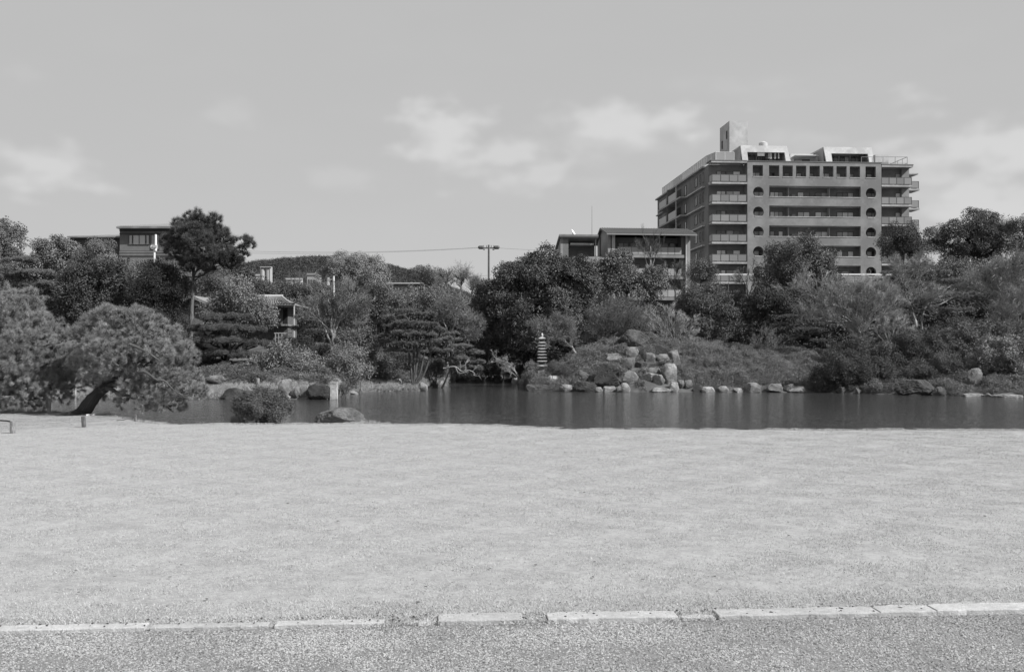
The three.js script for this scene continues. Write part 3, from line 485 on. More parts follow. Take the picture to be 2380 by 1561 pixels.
// a leafless tree: main stems given by points of the frame, branches and twigs grown along them
function bare(name, label, d, stems, o = {}) {
  const seed = o.seed ?? seedNo++, r = rng(seed), t = thing(name, label, o.cat ?? 'tree'), k = d / F, main = [], boughs = [], twigs = [], lv = [];
  const grow = (pts, rad, level) => {
    const n = pts.length, len = pts.reduce((s, p, i) => i ? s + p.distanceTo(pts[i - 1]) : 0, 0), count = Math.ceil((o.per ?? [9, 5, 3])[level] * (level ? 0.6 + 0.4 * r() : 1));
    for (let i = 0; i < count; i++) {
      const f = lerp(level ? 0.15 : (o.from ?? 0.35), 0.98, (i + r()) / count), q = f * (n - 1), j = Math.min(n - 2, Math.floor(q)), p = pts[j].clone().lerp(pts[j + 1], q - j), tan = pts[j + 1].clone().sub(pts[j]).normalize();
      const dir = tan.multiplyScalar(0.75).addScaledVector(rv(r), o.open ?? 0.85).add(V(0, o.up ?? 0.35, 0)).normalize(), l = len * lerp(0.55, 0.28, f) * (0.7 + 0.6 * r()) * (level ? 0.8 : 1), e = p.clone().addScaledVector(dir, l); e.y -= (o.droop ?? 0) * l;
      const br = wobble(p, e, 4, l * 0.16, r), r1 = Math.max(0.012, rad * lerp(0.6, 0.35, f));
      boughs.push(tube(br, r1, Math.max(0.007, r1 * 0.45), level ? 4 : 5, seed + i));
      if (level + 1 < (o.levels ?? 2)) grow(br, r1, level + 1); else { for (let m = 1; m < br.length; m++) if (r() < (o.twigs ?? 0.45)) twigs.push([br[m], dir.clone().addScaledVector(rv(r), 0.5).add(V(0, 0.3 - (o.droop ?? 0), 0)), o.ts ?? 0.4]); }
    }
  };
  for (const [pts, a, b] of stems) { const P = curve(pts.map(([x, y, dz = 0]) => W(x, y, d - dz)), Math.max(6, pts.length * 4)); for (let i = 1; i < P.length - 1; i++) { P[i].x += (r() - 0.5) * a * k * 0.5; P[i].z += (r() - 0.5) * a * k; } main.push(tube(P, a * k / 2, b * k / 2, 7, seed)); grow(P, lerp(a, b, 0.5) * k / 2, 0); }
  for (const g of main) part(main.length > 1 ? 'stem' : 'trunk', g, barkMat(o.bark ?? 0.3), t); part('branches', merge(boughs), barkMat(o.branch ?? o.bark ?? 0.3), t).userData.kind = 'stuff';
  if (twigs.length) foliage('twigs', twigs, o.tw ?? 'twig', twigMat((o.tone ?? 0.24) * 1.45), t, seed, 0.5);
  if (o.leaves) { const lf = []; for (const [p, dd] of twigs) for (let i = 0; i < o.leaves; i++) if (r() < 0.8) lf.push([p.clone().addScaledVector(rv(r), (o.ts ?? 0.4) * 0.7), dd, o.lcs ?? 0.2]); foliage('leaves', lf, o.lk ?? 'sparse', leafMat(o.leafTone ?? 0.1), t, seed + 1, 0.6); }
  return t;
}

// the two pines at the left, on the near bank
tree('pine_tree', 'broad pale needled pine mass at the left edge of the photo', -120, 25.2, 0.16, [[-60, 760, 110, 90], [30, 730, 80, 62], [70, 800, 95, 60, 0.5], [-20, 850, 130, 70, 0.8], [95, 865, 80, 52], [60, 915, 95, 40, 0.5], [-60, 930, 120, 36, 0.7], [150, 850, 50, 40], [165, 905, 36, 26], [-160, 860, 110, 90]], { k: 'needle', cs: 0.125, tone: 0.25, dens: 1.0, lumpMax: 0.22, fill: 0.5, base: V(-14.5, -0.05, -25.2), bark: 0.06, up: 0.6 });
{
  const d = 24, t = thing('pine_tree', 'leaning pine with a thick dark trunk and wide dome over the pond', 'tree');
  const blobs = [[285, 770, 92, 46], [215, 785, 48, 34], [365, 790, 56, 40], [250, 826, 75, 40, 0.5], [350, 842, 86, 44, 0.4], [410, 826, 42, 34], [285, 880, 80, 36, 0.3], [400, 880, 58, 36], [428, 912, 42, 22, 0.2], [330, 930, 66, 28, 0.3], [240, 900, 40, 24, -0.4], [396, 945, 46, 16], [190, 840, 36, 28, -0.3]];
  const tr = curve([W(176, 972, d), W(192, 958, d), W(212, 930, d - 0.1), W(240, 902, d), W(290, 868, d + 0.1), W(300, 820, d), W(290, 780, d)], 26);
  part('trunk', merge([tube(tr.slice(0, 16), 0.2, 0.12, 10, 3), tube(tr.slice(15), 0.125, 0.05, 8, 4), tube(curve([W(200, 960, d), W(165, 962, d - 0.3), W(128, 967, d - 0.5)], 8), 0.12, 0.03, 7, 5), tube(curve([W(185, 962, d), W(196, 972, d - 0.4)], 4), 0.12, 0.05, 7, 6)]), M(0.1, 0.95, { map: 'bark', rep: 2.5, bump: 0.05 }), t);
  const lim = [], r = rng(77); for (const [x, y, rx, ry, dz = 0] of blobs) { const p = tr[9 + Math.floor(r() * 12)], c = W(x, y, d - dz); lim.push(tube(curve(wobble(p, c, 4, 0.25, r), 9), 0.06, 0.02, 6, 9)); for (let i = 0; i < 5; i++) { const u = rv(r); lim.push(tube(wobble(c.clone().lerp(p, 0.3 * r()), c.clone().add(V(u.x * rx, u.y * ry, u.z * rx).multiplyScalar(0.85 * d / F)), 4, 0.09, r), 0.02, 0.006, 5, i)); } }
  lim.push(tube(curve([W(318, 864, d - 0.9), W(340, 866, d - 1.0), W(362, 882, d - 1.0), W(380, 884, d - 0.95), W(402, 906, d - 0.9), W(440, 930, d - 0.8)], 14), 0.032, 0.014, 7, 8), tube(curve([W(300, 800, d - 0.9), W(340, 818, d - 1), W(370, 838, d - 1)], 10), 0.03, 0.015, 6, 8), tube(curve([W(262, 842, d - 0.9), W(275, 852, d - 1)], 4), 0.03, 0.026, 6, 8));
  part('limbs', merge(lim), barkMat(0.14), t).userData.kind = 'stuff';
  foliage('crown', crownSpots(blobs, d, { seed: 78, kind: 'needle', cs: 0.125, dens: 1.25, lumpMax: 0.2, fill: 0.7, up: 0.8 }), 'needle', needleMat(0.25), t, 78, 0.5);
}
bush('clipped_bush', 'round clipped dark bush on the lawn edge by the pond', 21.7, [[610, 947, 68, 40]], { k: 'small', cs: 0.085, lumpMax: 0.13, dens: 2.4, fill: 4, tone: 0.12, up: 0.9 });

// left background: evergreens from the back to the front
tree('evergreen_tree', 'tall grey evergreen at the far left against the sky', -5, 72, 0.25, [[0, 555, 46, 34], [-60, 590, 70, 50], [20, 600, 30, 30]], { tone: 0.133, cs: 0.3 });
tree('evergreen_tree', 'bushy evergreen before the low left roof', 130, 66, 0.22, [[130, 600, 48, 46], [100, 640, 60, 45], [165, 645, 40, 40]], { tone: 0.156 });
tree('evergreen_tree', 'pale round topped evergreen under the left house windows', 228, 62, 0.2, [[222, 604, 46, 36], [250, 630, 30, 30], [195, 648, 40, 36], [285, 646, 28, 20]], { tone: 0.196, k: 'small', cs: 0.26 });
tree('evergreen_tree', 'layered grey pine at the left behind the pale needled pine', 60, 56, 0.2, [[50, 612, 52, 14], [85, 640, 55, 14], [20, 650, 50, 15], [70, 672, 62, 16], [110, 665, 40, 14], [40, 700, 70, 18], [110, 705, 40, 20]], { pads: true, k: 'pad', cs: 0.15, tone: 0.156 });
tree('evergreen_tree', 'wide dark evergreen behind the leaning pine', 215, 52, 0.22, [[200, 672, 66, 44], [260, 655, 46, 40], [165, 710, 52, 48], [230, 725, 66, 50], [150, 755, 30, 34]], { tone: 0.06, cs: 0.26 });
tree('evergreen_tree', 'light foliage tree below the windows of the left house', 340, 58, 0.18, [[320, 648, 46, 30], [385, 646, 42, 30], [350, 672, 50, 32]], { tone: 0.156, k: 'small', cs: 0.24, dens: 0.91 });
tree('cypress_tree', 'very dark dense cypress left of the tall pine trunk', 370, 50, 0.2, [[365, 672, 52, 56], [400, 690, 36, 60], [330, 715, 42, 56], [380, 755, 52, 42]], { tone: 0.036, k: 'fine', cs: 0.3, dens: 0.91 });
{
  const d = 50, t = thing('pine_tree', 'tall pine with a bare straight trunk and dark tufted crown', 'tree'), b = baseAt(441, d);
  const tr = curve([b.clone().add(V(0, -0.3, 0)), W(442, 800, d), W(444, 740, d), W(447, 680, d), W(449, 630, d), W(458, 570, d), W(460, 515, d)], 26);
  part('trunk', tube(tr, 0.125, 0.05, 9, 3), barkMat(0.2), t);
  const grown = 1.06, blobs = [[455, 520, 36, 17, 0, 1], [480, 515, 28, 14, 0.4, 1], [425, 525, 22, 12, -0.3, 1], [435, 545, 36, 17, 0.6, 1], [490, 545, 32, 16, 0, 1], [410, 568, 33, 17, 0.3, 1], [460, 570, 40, 18, 0.9, 1], [515, 562, 34, 16, -0.3, 1], [555, 572, 24, 13, 0, 1], [420, 595, 36, 17, 0.4, 1], [470, 600, 42, 17, 0.8, 1], [520, 592, 36, 17, 0.2, 1], [545, 602, 26, 14, -0.5, 1], [450, 620, 40, 13, 0.2, 1], [500, 618, 30, 11, -0.3, 1]].map(([x, y, w, h, z, f]) => [x, y, w * grown, h * grown, z, f]);
  const r = rng(55), lim = []; for (const [x, y, rx, ry, dz] of blobs) { const c = W(x, y + 3, d - dz), f = clamp(0.62 + (620 - y) / 120 * 0.36 - 0.03, 0, 0.98) * 26, p = tr[Math.floor(f)]; lim.push(tube(wobble(p, c, 4, 0.15, r), 0.04, 0.015, 5, 4)); for (let i = 0; i < 5; i++) { const u = rv(r); lim.push(tube(wobble(c, c.clone().add(V(u.x * rx, Math.abs(u.y) * ry * 0.6, u.z * rx).multiplyScalar(0.8 * d / F)), 3, 0.05, r), 0.014, 0.005, 4, i)); } }
  part('limbs', merge(lim), barkMat(0.1), t).userData.kind = 'stuff';
  foliage('crown', crownSpots(blobs, d, { seed: 56, kind: 'needle', cs: 0.25, dens: 1.8, lumpMax: 0.32, fill: 1.6, up: 1.1 }), 'needle', needleMat(0.085), t, 56, 0.55);
}
tree('evergreen_tree', 'small grey tree with dark forked trunk right of the tall pine', 492, 64, 0.16, [[478, 652, 26, 20], [508, 648, 26, 24], [470, 675, 24, 14], [520, 672, 22, 14]], { tone: 0.156, k: 'small', cs: 0.24, dens: 0.77, bark: 0.04 });
tree('evergreen_tree', 'dark rounded evergreen under the right boughs of the tall pine', 545, 68, 0.2, [[538, 632, 34, 30], [560, 648, 26, 20], [580, 662, 34, 12], [612, 668, 30, 10]], { tone: 0.109, cs: 0.28 });
tree('deciduous_tree', 'thin leaved pale tree covering the left of the tea house', 556, 54.5, 0.1, [[545, 682, 40, 24], [560, 712, 44, 26], [525, 712, 40, 26], [585, 738, 46, 24], [618, 734, 28, 22], [500, 735, 30, 18], [600, 706, 26, 14]], { tone: 0.204, k: 'sparse', cs: 0.26, dens: 0.75, fill: 0.4, bark: 0.16 });
tree('evergreen_tree', 'broad hedge like evergreen behind the tea house roof below the white blocks', 690, 74, 0.12, [[630, 686, 46, 22], [680, 682, 44, 22], [725, 682, 44, 22], [765, 690, 34, 22]], { tone: 0.120, k: 'small', cs: 0.26 });
tree('layered_tree', 'broad dark tree of layered boughs at the left shore', 520, 47.5, 0.13, [[500, 744, 46, 12], [548, 742, 44, 12, -0.4], [470, 770, 38, 12], [525, 768, 54, 13, 0.5], [582, 772, 42, 12], [486, 796, 50, 13, 0.5], [548, 798, 52, 13, 0.8], [598, 804, 34, 12], [466, 824, 40, 13], [524, 826, 54, 13, 0.7], [578, 832, 44, 12, 0.5], [495, 850, 50, 12, 0.3], [550, 854, 44, 11, 0.6]], { pads: true, k: 'small', cs: 0.11, dens: 0.91, tone: 0.097, bark: 0.05 });
tree('layered_tree', 'layered dark tree right of the tea house post', 722, 54, 0.1, [[712, 742, 30, 9], [745, 752, 34, 9], [705, 766, 24, 8], [740, 776, 40, 10], [715, 795, 36, 10], [690, 815, 26, 10], [730, 818, 40, 10]], { pads: true, k: 'small', cs: 0.12, dens: 0.84, tone: 0.094, bark: 0.04 });
tree('evergreen_tree', 'dark narrow evergreen left of the island pine', 872, 60, 0.14, [[880, 690, 24, 20], [866, 712, 22, 18], [885, 728, 26, 16]], { tone: 0.078, cs: 0.24 });
tree('evergreen_tree', 'pale round camphor tree before the distant hill', 820, 108, 0.35, [[815, 632, 62, 34], [775, 645, 32, 22], [862, 642, 38, 30], [838, 614, 42, 18], [884, 656, 26, 18]], { tone: 0.27, k: 'small', cs: 0.4, lumpMax: 0.8 });
tree('evergreen_tree', 'small umbrella shaped tree standing right of the long low building', 992, 92, 0.14, [[985, 636, 30, 12], [1010, 640, 24, 11], [965, 642, 18, 8], [1000, 665, 18, 18]], { tone: 0.125, k: 'small', cs: 0.26, dens: 0.84 });
bare('deciduous_tree', 'faint twiggy tree left of the utility pole', 84, [[[[1070, 700], [1072, 660], [1075, 645]], 6, 2], [[[1045, 700], [1040, 665], [1030, 650]], 5, 2], [[[1095, 700], [1098, 675], [1102, 662]], 5, 2]], { per: [12, 6], ts: 0.7, tone: 0.2, branch: 0.16 });
bare('deciduous_tree', 'leafless pale many stemmed tree right of the tea house', 51, [[[[767, 862], [770, 820], [773, 770], [768, 720], [762, 688]], 10, 2.5], [[[773, 800], [782, 760], [798, 720], [812, 680]], 6, 2], [[[773, 770], [790, 745], [815, 725], [842, 695]], 5, 2], [[[770, 800], [757, 770], [742, 735], [735, 705]], 5, 2], [[[772, 830], [795, 800], [820, 770], [835, 740]], 5, 2], [[[771, 780], [780, 740], [785, 700]], 5, 2]], { per: [10, 5], ts: 0.42, tone: 0.2, bark: 0.42, branch: 0.26, leaves: 1, leafTone: 0.12, lcs: 0.16 });
bush('shrub', 'light twiggy shrub on the bank below the tea house', 45.5, [[645, 834, 40, 30], [692, 848, 46, 28], [612, 856, 26, 22], [735, 864, 30, 20]], { k: 'sparse', cs: 0.24, dens: 0.84, tone: 0.187, fill: 0.6 });
bush('shrub', 'pale leafy shrub around the foot of the leafless many stemmed tree', 46.5, [[805, 838, 42, 30], [775, 862, 30, 22], [832, 860, 30, 24], [800, 882, 34, 16]], { k: 'sparse', cs: 0.2, dens: 1.05, tone: 0.203 });
bush('shrub', 'low grey shrub at the left shore near the layered tree', 44, [[500, 880, 44, 18], [550, 884, 36, 16], [590, 878, 34, 16], [455, 884, 36, 18]], { k: 'small', cs: 0.17, tone: 0.133 });
bush('shrub', 'dark low shrub behind the left shore stones', 44.5, [[655, 874, 40, 14], [705, 882, 40, 12], [745, 888, 28, 10]], { k: 'small', cs: 0.16, tone: 0.133 });
bush('azalea_bush', 'small clipped bush beside the white pillar', 42.6, [[800, 903, 16, 12]], { k: 'small', cs: 0.1, lumpMax: 0.15, tone: 0.125 });
bush('camellia_bush', 'bright leaved bush left of the island pine', 50.5, [[872, 832, 20, 24], [890, 862, 22, 26], [862, 868, 22, 22]], { k: 'broad', cs: 0.17, tone: 0.180, lumpMax: 0.3 });
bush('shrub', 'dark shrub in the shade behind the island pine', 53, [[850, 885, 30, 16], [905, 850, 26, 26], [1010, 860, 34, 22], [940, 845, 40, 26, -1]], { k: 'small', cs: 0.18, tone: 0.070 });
tree('island_pine', 'dark many stemmed pine with layered boughs on the island', 960, 49.5, 0.001, [[950, 728, 34, 9], [985, 735, 34, 9, -0.5], [920, 742, 32, 9], [905, 762, 26, 9, 0.3], [945, 756, 40, 10, 0.6], [990, 760, 36, 10, 0.4], [930, 778, 42, 10, 0.5], [1015, 770, 22, 8], [895, 785, 22, 8], [975, 782, 40, 10, 0.8], [905, 800, 30, 9], [945, 805, 40, 10, 0.7], [995, 800, 34, 10, 0.3], [920, 820, 30, 9, 0.4], [970, 822, 34, 8, 0.3], [1005, 818, 24, 8]], { pads: true, k: 'pad', cs: 0.13, dens: 0.88, tone: 0.133, bark: 0.06 });
{ // its stems
  const t = scene.children[scene.children.length - 1], d = 49.3, st = [];
  for (const p of [[[958, 893], [955, 860], [951, 825], [945, 800]], [[960, 893], [966, 860], [970, 830], [965, 790]], [[963, 893], [976, 865], [983, 835], [990, 800]], [[966, 893], [985, 868], [996, 838], [1004, 815]], [[961, 893], [963, 850], [960, 800], [955, 745]]]) st.push(tube(curve(p.map(([x, y]) => W(x, y, d)), 10), 0.075, 0.035, 7, 5));
  for (const g of st) part('stem', g, barkMat(0.11), t);
}
tree('pine_tree', 'leaning pale pine with bare boughs over the inlet', 1012, 52.5, 0.06, [[1045, 795, 30, 11], [1075, 812, 36, 12, 0.4], [1040, 822, 34, 11, 0.6], [1105, 825, 32, 12], [1070, 840, 40, 12, 0.5], [1115, 848, 26, 11], [1085, 860, 36, 10, 0.3], [1030, 845, 24, 10, 0.3], [1055, 780, 24, 9, -0.6]], { pads: true, k: 'pad', cs: 0.14, dens: 0.77, tone: 0.172, bark: 0.24 });
bare('dead_branch', 'crooked pale dead branches hanging below the leaning pine', 51.5, [[[[1030, 856], [1058, 852], [1072, 862], [1090, 860], [1104, 868]], 3, 1.5], [[[1058, 852], [1066, 866], [1080, 866]], 2.4, 1.2]], { per: [4, 2], ts: 0.15, twigs: 0.3, tone: 0.4, bark: 0.5, cat: 'branch' });
bare('deciduous_tree', 'leafless tree with pale crooked limbs behind the leaning pine', 58, [[[[1040, 850], [1045, 790], [1058, 740], [1052, 712]], 6, 2], [[[1046, 790], [1062, 765], [1085, 750], [1110, 742]], 4, 1.5], [[[1045, 780], [1030, 745], [1020, 720]], 4, 1.5], [[[1058, 790], [1080, 785], [1100, 772]], 4, 1.5]], { per: [10, 5], ts: 0.45, tone: 0.22, bark: 0.38, branch: 0.26, leaves: 1, leafTone: 0.1, lcs: 0.16 });
bush('shrub', 'wide twiggy shrubs above the island pine', 62, [[900, 700, 40, 22], [960, 700, 44, 22], [1015, 705, 40, 24], [940, 725, 50, 20]], { k: 'sparse', cs: 0.3, dens: 0.84, tone: 0.172, fill: 0.6 });
bare('dead_branch', 'small leafless shrub leaning at the inlet mouth', 57, [[[[1208, 884], [1200, 868], [1185, 852], [1160, 843]], 3, 1.2], [[[1205, 880], [1190, 866], [1172, 858]], 2.4, 1], [[[1210, 884], [1222, 862], [1232, 850]], 2.4, 1], [[[1202, 868], [1180, 842], [1150, 840]], 2, 0.8]], { per: [7, 3], ts: 0.25, tone: 0.3, bark: 0.42, cat: 'shrub' });
// the great dark evergreen and its neighbours
tree('evergreen_tree', 'great round dark evergreen behind the stone pagoda', 1255, 61, 0.3, [[1262, 656, 94, 62], [1200, 694, 86, 72, 0.4], [1320, 680, 74, 76, 0.4], [1160, 735, 58, 70, 0.2], [1255, 745, 110, 82, 0.7], [1340, 760, 52, 72], [1200, 810, 86, 56], [1300, 820, 66, 50, 0.2], [1140, 800, 40, 60]], { tone: 0.095, cs: 0.27, dens: 1.33, lumpMax: 0.55, bark: 0.04 });
tree('evergreen_tree', 'medium evergreen before the gabled house', 1460, 68, 0.22, [[1440, 625, 36, 36], [1470, 660, 62, 38], [1420, 660, 46, 36], [1510, 665, 40, 32], [1390, 640, 24, 30]], { tone: 0.16, cs: 0.28 });
tree('evergreen_tree', 'small speckled evergreen between the gabled house and the flats', 1625, 88, 0.14, [[1630, 630, 30, 24], [1648, 645, 18, 16]], { tone: 0.109, k: 'sparse', cs: 0.32, dens: 0.98 });
bare('deciduous_tree', 'slim pale trunked leafless tree in front of the gabled house', 84, [[[[1512, 735], [1512, 660], [1511, 610], [1512, 572]], 6, 2.5], [[[1511, 640], [1502, 605], [1496, 580]], 2, 0.8], [[[1512, 630], [1522, 600], [1530, 578]], 2, 0.8], [[[1512, 605], [1500, 585], [1484, 572]], 2, 0.8]], { per: [6, 3], from: 0.55, open: 0.55, up: 0.4, ts: 0.4, twigs: 0.4, tone: 0.12, bark: 0.42, branch: 0.16 });
bare('deciduous_tree', 'dark thin forked tree at the right end of the gabled house', 82, [[[[1570, 740], [1570, 690], [1566, 662], [1548, 632]], 4, 1.5], [[[1566, 662], [1572, 640], [1580, 620]], 3, 1.2], [[[1570, 700], [1586, 670], [1592, 650]], 2.5, 1]], { per: [8, 4], ts: 0.5, tone: 0.156, bark: 0.08 });
tree('deciduous_tree', 'speckled dark leaved small tree right of the fan shaped shrub', 1650, 62, 0.1, [[1640, 700, 50, 32], [1600, 720, 36, 28], [1670, 735, 40, 30], [1625, 760, 46, 26], [1590, 755, 30, 24], [1675, 770, 24, 18]], { tone: 0.118, k: 'sparse', cs: 0.26, dens: 1.05, bark: 0.2 });
bush('shrub', 'feathery grey shrub right of the great dark evergreen', 57, [[1410, 740, 40, 32], [1455, 735, 46, 34], [1490, 760, 36, 30], [1430, 775, 46, 26], [1385, 770, 22, 28]], { k: 'twig', cs: 0.42, dens: 1.54, tone: 0.204, fill: 1, up: 1.6, lumpMax: 0.5 });
bush('shrub', 'dark leafy shrub behind the summit rock', 57.5, [[1480, 770, 46, 22, -1], [1540, 770, 40, 22, -1], [1400, 795, 36, 20]], { k: 'small', cs: 0.2, tone: 0.094 });
bare('fan_shrub', 'leafless fan shaped shrub of pale stems on the mound', 53, [[[[1570, 814], [1566, 790], [1548, 762], [1524, 744]], 1.8, 0.8], [[[1570, 814], [1568, 780], [1560, 750], [1548, 732]], 1.8, 0.8], [[[1571, 814], [1573, 780], [1576, 745]], 1.8, 0.8], [[[1571, 814], [1580, 780], [1592, 748]], 1.8, 0.8], [[[1572, 814], [1590, 785], [1612, 752]], 1.8, 0.8], [[[1569, 814], [1552, 790], [1520, 765]], 1.8, 0.8], [[[1572, 812], [1596, 796], [1614, 778]], 2.4, 1]], { per: [7, 4], from: 0.3, open: 0.5, ts: 0.3, tone: 0.36, bark: 0.36, branch: 0.32, cat: 'shrub', tw: 'fan' });
bare('leaning_tree', 'pale curved leaning trunk with a twiggy head by the pagoda', 53.5, [[[[1344, 842], [1338, 822], [1328, 806], [1308, 790], [1290, 775]], 5, 3], [[[1318, 797], [1296, 778], [1270, 768], [1248, 760]], 3, 1], [[[1300, 785], [1298, 765], [1290, 745]], 3, 1], [[[1312, 792], [1318, 770], [1324, 752]], 2.5, 1]], { per: [11, 6], from: 0.3, ts: 0.36, tone: 0.2, bark: 0.5, branch: 0.28, leaves: 1, leafTone: 0.12, lcs: 0.13 });
tree('deciduous_tree', 'speckled small tree hiding the lowest balconies of the flats', 1700, 72, 0.1, [[1690, 722, 34, 26], [1722, 708, 28, 24], [1665, 745, 34, 26], [1715, 750, 34, 24]], { tone: 0.11, k: 'sparse', cs: 0.28, dens: 0.9, bark: 0.12 });
// right: trees in front of the flats
tree('dark_tree', 'dark leafy tree with a pale trunk below the flats', 1752, 62, 0.12, [[1790, 700, 44, 34], [1760, 722, 36, 30], [1830, 725, 36, 34], [1800, 755, 44, 30], [1762, 760, 22, 22]], { tone: 0.062, cs: 0.25, bark: 0.34 });
tree('deciduous_tree', 'large thin leaved tree in front of the flats', 1870, 70, 0.2, [[1850, 590, 58, 36], [1820, 620, 44, 40], [1900, 622, 46, 40], [1865, 650, 76, 44], [1925, 665, 34, 34], [1790, 655, 40, 38], [1850, 695, 66, 34]], { tone: 0.137, k: 'sparse', cs: 0.33, dens: 1.05, fill: 0.7, bark: 0.12 });
tree('umbrella_tree', 'dark umbrella shaped evergreen right of the flats', 2098, 84, 0.25, [[2095, 545, 42, 20], [2080, 570, 34, 20], [2118, 572, 34, 20], [2072, 590, 24, 14], [2140, 590, 30, 14]], { tone: 0.066, k: 'small', cs: 0.32, dens: 0.84, fill: 0.5 });
tree('umbrella_tree', 'widest dark tree on the right skyline with gaps under its crown', 2290, 86, 0.35, [[2290, 525, 60, 28], [2235, 540, 44, 26], [2200, 575, 36, 22], [2260, 575, 48, 24], [2330, 560, 46, 26], [2170, 560, 26, 20], [2300, 592, 34, 18], [2220, 600, 32, 12]], { tone: 0.094, k: 'small', cs: 0.34, dens: 0.91, fill: 0.5, bark: 0.04 });
tree('umbrella_tree', 'dark tree cut by the right edge of the photo skyline', 2400, 82, 0.25, [[2385, 530, 36, 26], [2420, 560, 50, 36], [2370, 585, 26, 20]], { tone: 0.094, k: 'small', cs: 0.34, dens: 0.91, fill: 0.5 });
bare('deciduous_tree', 'thin dark leafless tree at the left corner of the flats', 74, [[[[1740, 720], [1742, 690], [1752, 655], [1760, 632]], 4, 1.4], [[[1742, 690], [1732, 660], [1722, 640]], 3, 1]], { per: [9, 4], ts: 0.5, tone: 0.187, bark: 0.1 });
bare('spreading_tree', 'wide pale leafless tree spreading over the bank at the right', 51.5, [[[[1994, 826], [1997, 800], [2000, 778], [1995, 765]], 7, 5], [[[1996, 768], [1975, 750], [1945, 735], [1910, 705]], 4.5, 1.5], [[[1998, 766], [1985, 735], [1965, 705], [1945, 680]], 4, 1.4], [[[2000, 766], [2005, 735], [2005, 700], [1998, 672]], 4, 1.4], [[[2001, 768], [2030, 745], [2060, 730], [2090, 700]], 4, 1.4], [[[2000, 768], [2022, 735], [2040, 705], [2052, 680]], 4, 1.4], [[[1994, 768], [1960, 758], [1920, 752], [1875, 748]], 4, 1.4], [[[2002, 770], [2045, 760], [2085, 755]], 3.5, 1.2], [[[1985, 752], [1940, 720], [1895, 690], [1862, 680]], 3, 1]], { per: [15, 7], from: 0.15, open: 0.75, up: 0.45, ts: 0.44, tone: 0.27, bark: 0.42, branch: 0.3, tw: 'fan' });
tree('pine_tree', 'pale sparse pine with a twisting light trunk at the right', 2130, 56, 0.1, [[2090, 640, 38, 12], [2130, 625, 40, 13], [2175, 640, 42, 13], [2110, 665, 44, 13, 0.4], [2215, 660, 40, 13], [2160, 672, 44, 13, 0.4], [2085, 690, 38, 12], [2200, 695, 50, 13, 0.3], [2140, 705, 46, 13, 0.6], [2245, 690, 36, 13], [2100, 722, 40, 12, 0.3], [2190, 728, 50, 13, 0.2], [2240, 725, 36, 12], [2060, 655, 24, 10]], { pads: true, k: 'pad', cs: 0.15, dens: 0.59, tone: 0.180, bark: 0.42, bend: 0.7 });
bare('twisting_trunk_tree', 'leafless tree with pale twisting limbs before the sparse pine', 54.5, [[[[2130, 775], [2127, 745], [2118, 715], [2108, 690], [2104, 665]], 9, 3], [[[2110, 700], [2085, 690], [2055, 672]], 4, 1.4], [[[2116, 712], [2150, 700], [2190, 680]], 4, 1.4], [[[2105, 668], [2090, 640], [2080, 615]], 3, 1.2], [[[2106, 668], [2125, 635], [2145, 612]], 3, 1.2], [[[2120, 720], [2150, 715], [2165, 700]], 3, 1.2], [[[2122, 728], [2095, 722], [2065, 708]], 3, 1.2]], { per: [12, 6], from: 0.3, ts: 0.42, tone: 0.24, bark: 0.42, branch: 0.3, cat: 'tree' });
bare('fan_shrub', 'small leafless fan of pale stems under the spreading tree', 50.5, [[[[2066, 800], [2058, 775], [2044, 752]], 1.8, 0.8], [[[2067, 800], [2066, 770], [2062, 745]], 1.8, 0.8], [[[2068, 800], [2078, 772], [2086, 748]], 1.8, 0.8], [[[2069, 800], [2088, 778], [2106, 755]], 1.8, 0.8], [[[2066, 800], [2045, 782], [2032, 765]], 2.4, 1], [[[2070, 798], [2096, 782], [2112, 770]], 2.4, 1]], { per: [6, 3], from: 0.3, open: 0.5, ts: 0.26, tone: 0.36, bark: 0.34, branch: 0.3, cat: 'shrub', tw: 'fan' });
bare('deciduous_tree', 'dense twiggy grey tree near the right edge', 59, [[[[2320, 800], [2315, 750], [2300, 700], [2290, 650]], 6, 2], [[[2316, 745], [2340, 700], [2350, 650], [2355, 625]], 5, 1.5], [[[2312, 730], [2275, 700], [2255, 670]], 4, 1.5], [[[2318, 770], [2350, 735], [2385, 700]], 4, 1.5], [[[2305, 715], [2320, 670], [2322, 630]], 4, 1.5]], { per: [16, 8], ts: 0.6, tone: 0.228, bark: 0.22, branch: 0.2 });
bare('deciduous_tree', 'leafless tree with a thick crooked bough cut by the right edge', 54, [[[[2345, 815], [2352, 785], [2368, 765], [2395, 745]], 7, 4], [[[2350, 790], [2335, 755], [2325, 720]], 4, 1.4], [[[2368, 766], [2365, 730], [2358, 690]], 4, 1.4], [[[2380, 757], [2392, 720], [2398, 680]], 4, 1.4]], { per: [12, 6], ts: 0.46, tone: 0.24, bark: 0.26, branch: 0.26 });
tree('layered_tree', 'dark layered low pine behind the mound at the right', 1865, 56, 0.08, [[1850, 742, 40, 9], [1895, 750, 34, 9], [1830, 762, 32, 9], [1870, 772, 46, 10, 0.4], [1905, 780, 26, 9], [1845, 790, 42, 10, 0.3], [1890, 800, 40, 10, 0.4], [1850, 812, 36, 9]], { pads: true, k: 'pad', cs: 0.14, dens: 0.84, tone: 0.109, bark: 0.05 });
bush('evergreen_bush', 'dark overhanging bush at the waterline right of the mound', 47.2, [[1950, 862, 46, 36], [1925, 885, 34, 28], [1990, 880, 46, 34], [1985, 845, 42, 26, -0.8], [2035, 870, 42, 34, -0.5]], { k: 'small', cs: 0.17, tone: 0.070, dens: 1.26, lumpMax: 0.36 });
